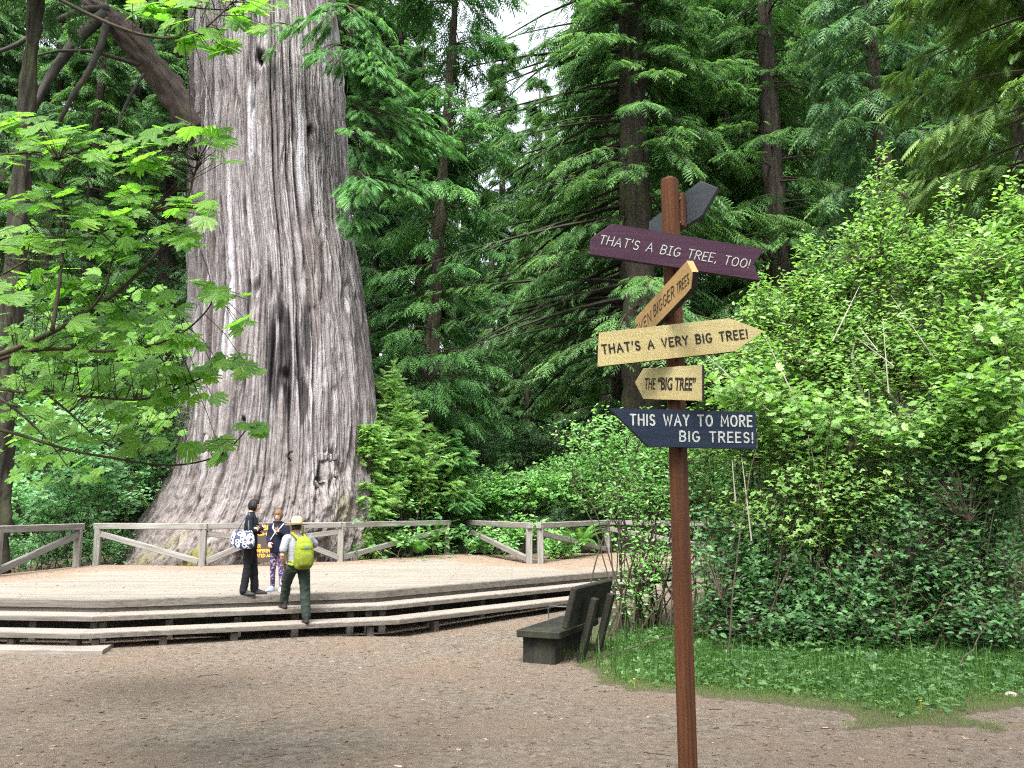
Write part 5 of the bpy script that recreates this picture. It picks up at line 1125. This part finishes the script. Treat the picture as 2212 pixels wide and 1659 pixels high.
def union(name, mb, voxel, mats, par, smooth=5, wrinkle=0., seed=1, paint=None):
    me = mb.data('tmp', [], True); o = bpy.data.objects.new('tmp', me); C.objects.link(o)
    m = o.modifiers.new('r', 'REMESH'); m.mode = 'VOXEL'; m.voxel_size = voxel; m.adaptivity = 0
    m2 = o.modifiers.new('s', 'SMOOTH'); m2.factor = .5; m2.iterations = smooth
    bpy.context.view_layer.update(); r = bpy.data.meshes.new_from_object(o.evaluated_get(bpy.context.evaluated_depsgraph_get())); bpy.data.objects.remove(o)
    co = np.zeros(len(r.vertices)*3, np.float32); r.vertices.foreach_get('co', co); co = co.reshape(-1, 3)
    if wrinkle:
        no = np.zeros_like(co).ravel(); r.vertices.foreach_get('normal', no); no = no.reshape(-1, 3)
        n_ = (fbm(co[:, 0]*9+co[:, 2]*5, co[:, 2]*15-co[:, 0]*6, co[:, 1]*9, o=3, seed=seed)-.5)*2; co = co+no*(n_*wrinkle)[:, None]; r.vertices.foreach_set('co', co.astype(np.float32).ravel())
    r.materials.clear()
    for q in mats: r.materials.append(q)
    r.polygons.foreach_set('use_smooth', np.ones(len(r.polygons), bool))
    if paint is not None:
        fc = np.zeros(len(r.polygons)*3, np.float32); r.polygons.foreach_get('center', fc); r.polygons.foreach_set('material_index', paint(fc.reshape(-1, 3)).astype(np.int32))
    r.update(); o = bpy.data.objects.new(name, r); return link(o, par)
def face_paint(c, R, s):
    def f(P):
        q = (P-np.array(c))@R/s; x, y, z = q[:, 0], q[:, 1], q[:, 2]; m = np.zeros(len(P)); fr = y > .05
        m[fr & (((np.abs(x)-.030)/.014)**2+((z-.008)/.0065)**2 < 1)] = 1; m[fr & (((np.abs(x)-.031)/.020)**2+((z-.027)/.005)**2 < 1)] = 2; m[fr & ((x/.024)**2+((z+.055)/.010)**2 < 1)] = 3; return m
    return f
def skin(name, c): return plain(name, c, .5, .35, .06, 25)
def cloth(name, c, v=.22, sc=22, bs=.25): return plain(name, c, .9, .15, v, sc, bs=bs)
M_EYE = plain('eye', (.02, .015, .012), .3, .5); M_SOLE = plain('dark sole', (.012, .012, .012), .7, .2)
def shoe(mb, p, yaw, L_=.27, w_=.048, h=.075, pitch=0.):
    R = Rm('Z', yaw)@Rm('X', pitch); t = MB()
    rings(t, smooth_rows([(0, .05, 0, w_*.8, L_*.46), (0, .05, .012, w_, L_*.5), (0, .045, .03, w_, L_*.49), (0, .02, .055, w_*.85, L_*.38), (0, -.03, h+.02, w_*.78, L_*.2), (0, -.035, h+.05, w_*.72, L_*.17)]), 24, 2.4)
    for V, F in zip(t.v, [t.f]): mb.add(V@R.T+np.array(p), F)
def shoes(par, feet, mat, **k):
    for (p, yaw, pitch) in feet:
        mb = MB(); shoe(mb, p, yaw, pitch=pitch, **k); mb.build('shoe', mat, par, smooth=True)

# --- the woman in dark clothes, arms folded
wp = onz(536, 1285, ZD); WY = math.radians(-84)
WO = thing('person', 'person with short dark bob in black jacket and trousers, arms folded, on the deck', 'person', wp, WY)
J = dict(sh=.165)
ank = [(.095, -.06, .09), (-.095, .10, .09)]
hc, hR = (0, .035, 1.555), Rm('X', -.10); mb = MB(); add_head(mb, hc, hR, .98); limb(mb, [(0, -.012, 1.36), (0, .012, 1.48)], [.055, .050])
rings(mb, smooth_rows([(0, 0, .84, .13, .09), (0, 0, 1.0, .12, .08), (0, 0, 1.25, .14, .09), (0, -.01, 1.38, .10, .06)]))
arms = {1: [(.155, -.005, 1.355), (.215, .03, 1.10), (.03, .215, 1.165)], -1: [(-.155, -.005, 1.355), (-.215, .06, 1.10), (.02, .20, 1.10)]}
for s, (a, e, w_) in arms.items(): limb(mb, [a, e, w_], [.045, .036, .026])
hand(mb, arms[1][2], (-1, .25, .15), (.2, 1, .3), (0, 0, 1), .5, .95); hand(mb, (.085, .175, 1.135), (1, -.45, .12), (0, 1, -.1), (0, 0, 1), .6, .95)
limb(mb, [(.02, .20, 1.10), (.085, .175, 1.135)], [.026, .024])
for s, a in zip((1, -1), ank): limb(mb, [(s*.085, 0, .86), (s*.09, a[1]*.5+.02, .47), a], [.07, .05, .036])
union('body', mb, .006, [skin('light skin', (.50, .30, .22)), M_EYE, plain('dark brow', (.03, .02, .016)), plain('lips', (.42, .17, .14))], WO, 3, paint=face_paint(hc, hR, .98))
M_BLK = cloth('black jacket cloth', (.010, .012, .018)); M_BLK2 = cloth('black trouser cloth', (.011, .011, .014))
mb = MB(); rings(mb, smooth_rows([(0, .0, .83, .165, .125), (0, .0, .93, .165, .125), (0, .0, 1.05, .150, .115), (0, .012, 1.22, .168, .130), (0, 0, 1.34, .155, .095), (0, -.01, 1.41, .075, .068), (0, 0, 1.455, .062, .062)]))
for s, (a, e, w_) in arms.items(): limb(mb, [(a[0]*.8, a[1], a[2]-.01), a, e, (np.array(e)*.12+np.array(w_)*.88)], [.07, .068, .056, .043])
union('jacket', mb, .008, [M_BLK], WO, 4, .006, 2)
mb = MB(); rings(mb, smooth_rows([(0, 0, .80, .155, .12), (0, 0, .88, .160, .125), (0, 0, .98, .140, .105)]))
for s, a in zip((1, -1), ank): limb(mb, [(s*.085, 0, .86), (s*.092, a[1]*.5+.015, .47), (a[0], a[1]-.01, .075)], [.098, .074, .070])
union('trousers', mb, .008, [M_BLK2], WO, 3, .012, 3)
mb = MB(); hair_mesh(mb, hc, hR, 1.0, .50, -.62, 1.15, 3); mb.build('hair', plain('dark brown hair', (.010, .008, .008), .6, .2, .3, 60), WO, smooth=True)
shoes(WO, [((.095, -.03, .0), -.12, 0), ((-.095, .13, .0), .15, 0)], plain('black shoe', (.014, .014, .017), .6, .3))
# her bag
def m_bag():
    m, t, b, o = M_new('white rings on navy canvas'); tc = t.nodes.new('ShaderNodeTexCoord').outputs['Object']; v = N(t, 'ShaderNodeTexVoronoi', Scale=11.5); v.inputs['Randomness'].default_value = .75; t.links.new(tc, v.inputs['Vector'])
    v2 = N(t, 'ShaderNodeTexVoronoi', Scale=14.); t.links.new(mapv(t, tc, (1.1, 1.0, 1.05)), v2.inputs['Vector'])
    k = [(0, (.02, .03, .07)), (.26, (.02, .03, .07)), (.32, (.6, .65, .75)), (.42, (.6, .65, .75)), (.48, (.02, .03, .07))]
    c = mix(t, ramp(t, v.outputs['Distance'], k), ramp(t, v2.outputs['Distance'], k), 1.0, 'LIGHTEN'); t.links.new(c, b.inputs['Base Color']); b.inputs['Roughness'].default_value = .8; return m
BAG = thing('tote_bag', 'navy shoulder bag covered in white ring pattern hanging from the dark-haired person', 'bag', wp, WY)
mb = MB(); rings(mb, smooth_rows([(.275, -.07, .815, .05, .13), (.275, -.07, .83, .075, .165), (.285, -.075, .90, .085, .205), (.28, -.08, 1.0, .075, .200), (.265, -.085, 1.09, .05, .175), (.255, -.09, 1.125, .02, .150)]), 32, 3.2); mb.build('bag_body', m_bag(), BAG, smooth=True)
M_STRAP = cloth('grey strap webbing', (.09, .10, .12))
mb = MB(); tube(mb, [(.265, -.19, 1.09), (.225, -.13, 1.25), (.185, -.045, 1.395), (.15, -.01, 1.432), (.185, .0, 1.395), (.235, -.0, 1.25), (.275, .02, 1.09)], .013, 8); mb.build('strap', M_STRAP, BAG, smooth=True)

# --- the girl looking at her phone
gp_ = onz(597, 1277, ZD); GYW = math.radians(176)
GI = thing('person', 'child in navy hoodie and patterned leggings looking down at a phone', 'person', gp_, GYW)
k = .89; hc, hR = (0, .04, 1.555*k), Rm('X', -.30); mb = MB(); add_head(mb, hc, hR, .95); limb(mb, [(0, -.01, 1.36*k), (0, .02, 1.48*k)], [.045, .042])
rings(mb, smooth_rows([(0, 0, .75, .10, .075), (0, 0, .95, .10, .07), (0, 0, 1.12, .115, .075), (0, -.01, 1.22, .08, .05)]))
garm = {1: [(.135, -.01, 1.195), (.185, -.01, .965), (.125, .135, .885)], -1: [(-.135, -.01, 1.195), (-.205, .03, .975), (-.065, .20, 1.095)]}
for s, (a, e, w_) in garm.items(): limb(mb, [a, e, w_], [.036, .03, .022])
hand(mb, garm[1][2], (-.35, .6, -.55), (.5, .6, .6), (-1, 0, .3), .55, .85); hand(mb, garm[-1][2], (.35, .35, .75), (-.2, .9, -.35), (1, .2, 0), .75, .85)
ga = [(.085, -.02, .08), (-.10, .03, .08)]
for s, a in zip((1, -1), ga): limb(mb, [(s*.07, 0, .76), (s*.08, .01, .41), a], [.06, .045, .03])
union('body', mb, .006, [skin('child skin', (.52, .32, .24)), M_EYE, plain('light brow', (.16, .10, .06)), plain('child lips', (.45, .19, .17))], GI, 3, paint=face_paint(hc, hR, .95))
mb = MB(); rings(mb, smooth_rows([(0, .005, .70, .145, .115), (0, .005, .80, .155, .125), (0, .015, .95, .150, .125), (0, .01, 1.10, .15, .115), (0, -.005, 1.19, .135, .09), (0, -.01, 1.245, .07, .065), (0, 0, 1.275, .06, .06)]))
limb(mb, [(-.06, -.06, 1.235), (0, -.085, 1.24), (.06, -.06, 1.235)], [.03, .045, .03])
for s, (a, e, w_) in garm.items(): limb(mb, [(a[0]*.8, a[1], a[2]-.01), a, e, (np.array(e)*.12+np.array(w_)*.88)], [.058, .060, .053, .04])
union('hoodie', mb, .008, [cloth('navy hoodie cloth', (.010, .011, .024))], GI, 4, .006, 5)
def m_leg():
    m, t, b, o = M_new('floral leggings'); tc = t.nodes.new('ShaderNodeTexCoord').outputs['Object']; n = noise(t, tc, 24, 3, .6, .8); n2 = noise(t, tc, 13, 3)
    c = mix(t, ramp(t, n, [(.42, (.018, .016, .07)), (.50, (.05, .035, .16)), (.58, (.30, .20, .26)), (.66, (.42, .33, .36))]), (.012, .012, .03), ramp(t, n2, [(.5, (0, 0, 0)), (.62, (.9, .9, .9))])); t.links.new(c, b.inputs['Base Color']); b.inputs['Roughness'].default_value = .7; return m
mb = MB(); rings(mb, smooth_rows([(0, 0, .70, .125, .10), (0, 0, .80, .125, .10)]))
for s, a in zip((1, -1), ga): limb(mb, [(s*.07, 0, .76), (s*.08, .01, .41), (a[0], a[1]-.005, .10)], [.074, .055, .042])
union('leggings', mb, .008, [m_leg()], GI, 3, .002, 6)
mb = MB(); hair_mesh(mb, hc, hR, .97, .46, -.70, 1.13, 8); mb.build('hair', plain('light brown hair', (.12, .075, .042), .6, .25, .35, 70), GI, smooth=True)
shoes(GI, [((.095, .0, 0), -.35, 0), ((-.10, .04, 0), .2, 0)], plain('pale blue shoe', (.42, .50, .62), .7, .3), L_=.24, w_=.043, h=.06)
M_WEB = cloth('pale webbing', (.48, .48, .52))
for pts in ([(.085, .03, 1.235), (.075, .105, 1.16), (.02, .135, 1.08), (-.02, .14, 1.03)], [(-.10, .02, 1.235), (-.075, .105, 1.165), (.02, .14, 1.06), (.085, .138, .96), (.125, .10, .90)]):
    mb = MB(); tube(mb, pts, .011, 6); mb.build('strap', M_WEB, GI, smooth=True)
PHN = thing('phone', 'small phone held up in the hand of the child', 'phone', gp_, GYW); mb = MB(); c0 = np.array((-.035, .245, 1.175)); beam(mb, c0, c0+np.array([.03, .02, .115]), .062, .010, .003, up=(0, -1, .2)); mb.build('phone_body', plain('phone shell', (.03, .03, .035), .3, .5), PHN)

# --- the ranger climbing the steps
rp = onz(650, 1346, .3); RY = math.radians(33)
RA = thing('person', 'person in flat-brimmed hat, grey shirt and green trousers climbing the steps', 'person', rp, RY)
pel = np.array([-.03, .17, .93]); tb = lambda x, y, z: (pel[0]+x, pel[1]+y+.10*(z-.93), z)
hc, hR = (pel[0]-.01, pel[1]+.09, 1.595), Rm('Z', .15)@Rm('X', -.12); mb = MB(); add_head(mb, hc, hR, 1.02); limb(mb, [tb(0, -.0, 1.42), (hc[0], hc[1]-.02, 1.54)], [.060, .056])
rings(mb, smooth_rows([tb(0, 0, .92)+(.14, .10), tb(0, 0, 1.1)+(.14, .10), tb(0, 0, 1.32)+(.16, .10), tb(0, 0, 1.44)+(.10, .06)]))
rarm = {1: [tb(.195, 0, 1.40), tb(.385, .07, 1.255), tb(.16, .25, 1.25)], -1: [tb(-.195, 0, 1.40), tb(-.30, -.06, 1.12), tb(-.20, .11, .96)]}
for s, (a, e, w_) in rarm.items(): limb(mb, [a, e, w_], [.052, .042, .030])
hand(mb, rarm[1][2], (-.8, .3, .3), (.3, .9, .2), (0, 0, 1), .9); hand(mb, rarm[-1][2], (.35, .55, -.75), (-.8, .5, 0), (0, 1, .2), .35)
rk = {1: [(.075, .16, .90), (.085, .08, .50), (.08, -.02, .10)], -1: [(-.125, .18, .90), (-.13, .42, .66), (-.115, .55, .31)]}
for s, P in rk.items(): limb(mb, P, [.085, .058, .040])
union('body', mb, .006, [skin('tanned skin', (.36, .20, .135)), M_EYE, plain('dark brown brow', (.04, .025, .02)), plain('ranger lips', (.35, .15, .12))], RA, 3, paint=face_paint(hc, hR, 1.02))
mb = MB(); rings(mb, smooth_rows([tb(0, 0, .93)+(.168, .125), tb(0, 0, 1.0)+(.170, .128), tb(0, 0, 1.12)+(.172, .125), tb(0, .005, 1.28)+(.195, .130), tb(0, -.005, 1.40)+(.180, .095), tb(0, -.005, 1.455)+(.085, .075), tb(0, .0, 1.50)+(.066, .066)]))
for s, (a, e, w_) in rarm.items(): a, e = np.array(a), np.array(e); limb(mb, [a*[.8, 1, 1]+np.array([0, 0, -.005]), a, a*.35+e*.65], [.078, .078, .070]); 
union('shirt', mb, .008, [cloth('grey uniform shirt', (.20, .21, .235), .08)], RA, 3, .006, 8)
mb = MB(); rings(mb, smooth_rows([(pel[0], pel[1], .84, .165, .13), (pel[0], pel[1], .92, .172, .135), (pel[0], pel[1]+.005, 1.0, .168, .126)]))
for s, P in rk.items(): limb(mb, P, [.112, .086, .074])
union('trousers', mb, .008, [cloth('dark green trouser cloth', (.020, .030, .024))], RA, 3, .014, 9)
mb = MB(); rings(mb, [tb(0, 0, .985)+(.178, .137), tb(0, 0, 1.02)+(.178, .137)]); mb.build('belt', plain('brown belt', (.03, .02, .013), .5, .4), RA, smooth=True)
mb = MB(); hair_mesh(mb, hc, hR, 1.03, .5, -.42, 1.06, 5); mb.build('hair', plain('black hair', (.012, .009, .008), .5, .4), RA, smooth=True)
shoes(RA, [((.08, -.02, 0), -.1, 0), ((-.115, .55, .2), .05, -.0)], plain('dark boot', (.018, .017, .015), .55, .35), L_=.29, w_=.053, h=.09)
M_STRAW = plain('straw felt hat', (.40, .285, .165), .85, .2, .08, 60, bs=.15); M_BAND = plain('dark hat band', (.035, .018, .012), .5, .4)
hat = MB(); n = 48; a = np.arange(n)*2*math.pi/n; prof = [(.0, .155), (.03, .157), (.06, .148), (.080, .125), (.092, .09), (.098, .03), (.100, .008), (.14, .003), (.185, .006), (.205, .012), (.206, .007), (.185, -.001), (.14, -.004), (.095, .0), (.085, .03)]
V = np.concatenate([np.stack([r_*np.sin(a), r_*1.06*np.cos(a), np.full(n, z_)-(.030*np.cos(2*a)**2*(r_ < .085)*(z_ > .1)*(r_/.08))], -1) for r_, z_ in prof]); m_ = len(prof); i = np.arange(m_-1)[:, None]*n; j = np.arange(n)[None]; q = (j+1) % n
hat.add(V@(hR@Rm('X', .06)).T+np.array([hc[0], hc[1]-.008, hc[2]+.035]), np.stack([i+q, i+j, i+n+j, i+n+q], -1).reshape(-1, 4)); ho = hat.build('hat', M_STRAW, RA, smooth=True)
mb = MB(); V = np.concatenate([np.stack([r_*np.sin(a), r_*1.06*np.cos(a), np.full(n, z_)], -1) for r_, z_ in ((.1015, .010), (.1010, .030))]); mb.add(V@(hR@Rm('X', .06)).T+np.array([hc[0], hc[1]-.008, hc[2]+.035]), np.stack([q, j, n+j, n+q], -1).reshape(-1, 4)); mb.build('hat_band', M_BAND, ho)
# the pack
M_LIME = cloth('lime pack cloth', (.155, .195, .022), .12, 18, .35); M_LIME2 = cloth('darker lime pack cloth', (.115, .145, .016), .12, 18, .3); M_TEAL = plain('teal pack emblem', (.10, .22, .28), .5, .4)
BP = thing('backpack', 'lime green backpack on the back of the person in the hat', 'backpack', rp, RY); pc = np.array(tb(.03, -.235, 1.18))
def pk(rows, n=36, p=2.8): mb = MB(); rings(mb, smooth_rows([(pc[0]+x, pc[1]+y, pc[2]+z, rx, ry) for x, y, z, rx, ry in rows]), n, p); return mb
mb = pk([(0, .03, -.29, .10, .07), (0, .02, -.27, .145, .10), (0, 0, -.12, .165, .125), (0, 0, .05, .160, .12), (0, .02, .18, .135, .095), (0, .04, .245, .085, .05), (0, .05, .26, .04, .02)])
union('pack_body', mb, .007, [M_LIME], BP, 3, .006, 12)
mb = pk([(0, -.085, -.25, .09, .04), (0, -.10, -.22, .125, .06), (0, -.10, -.10, .13, .065), (0, -.095, -.02, .11, .05), (0, -.085, 0., .07, .03)]); union('front_pocket', mb, .007, [M_LIME2], BP, 3, .004, 13)
mb = pk([(0, -.065, .03, .10, .04), (0, -.075, .06, .115, .052), (0, -.07, .12, .105, .048), (0, -.05, .16, .075, .03)]); union('top_pocket', mb, .007, [M_LIME], BP, 3, .004, 14)
mb = MB(); c = pc+np.array([-.0, -.128, .085]); prism(mb, [c+np.array(v) for v in ((-.035, 0, .018), (.035, 0, .018), (.03, 0, -.004), (0, 0, -.026), (-.03, 0, -.004))], (0, -1, 0), .012); mb.build('emblem', M_TEAL, BP)
for s in (-1, 1):
    mb = MB(); P = [pc+np.array([s*.07, .06, .20]), np.array(tb(s*.085, -.095, 1.455)), np.array(tb(s*.10, -.02, 1.492)), np.array(tb(s*.115, .07, 1.44)), np.array(tb(s*.135, .135, 1.28)), np.array(tb(s*.175, .07, 1.10)), pc+np.array([s*.13, .08, -.2])]
    P = np.array(P); u = np.linspace(0, 1, len(P)); v = np.linspace(0, 1, 26); Q = np.stack([np.interp(v, u, P[:, k_]) for k_ in range(3)], -1)
    for _ in range(3): Q[1:-1] = .25*Q[:-2]+.5*Q[1:-1]+.25*Q[2:]
    tube(mb, Q, .027, 10); mb.build('shoulder_strap', M_LIME, BP, smooth=True)
mb = MB(); beam(mb, pc+np.array([-.155, .05, -.22]), np.array(tb(-.185, -.05, .985)), .05, .04, .012); mb.build('hip_belt', M_LIME, BP)
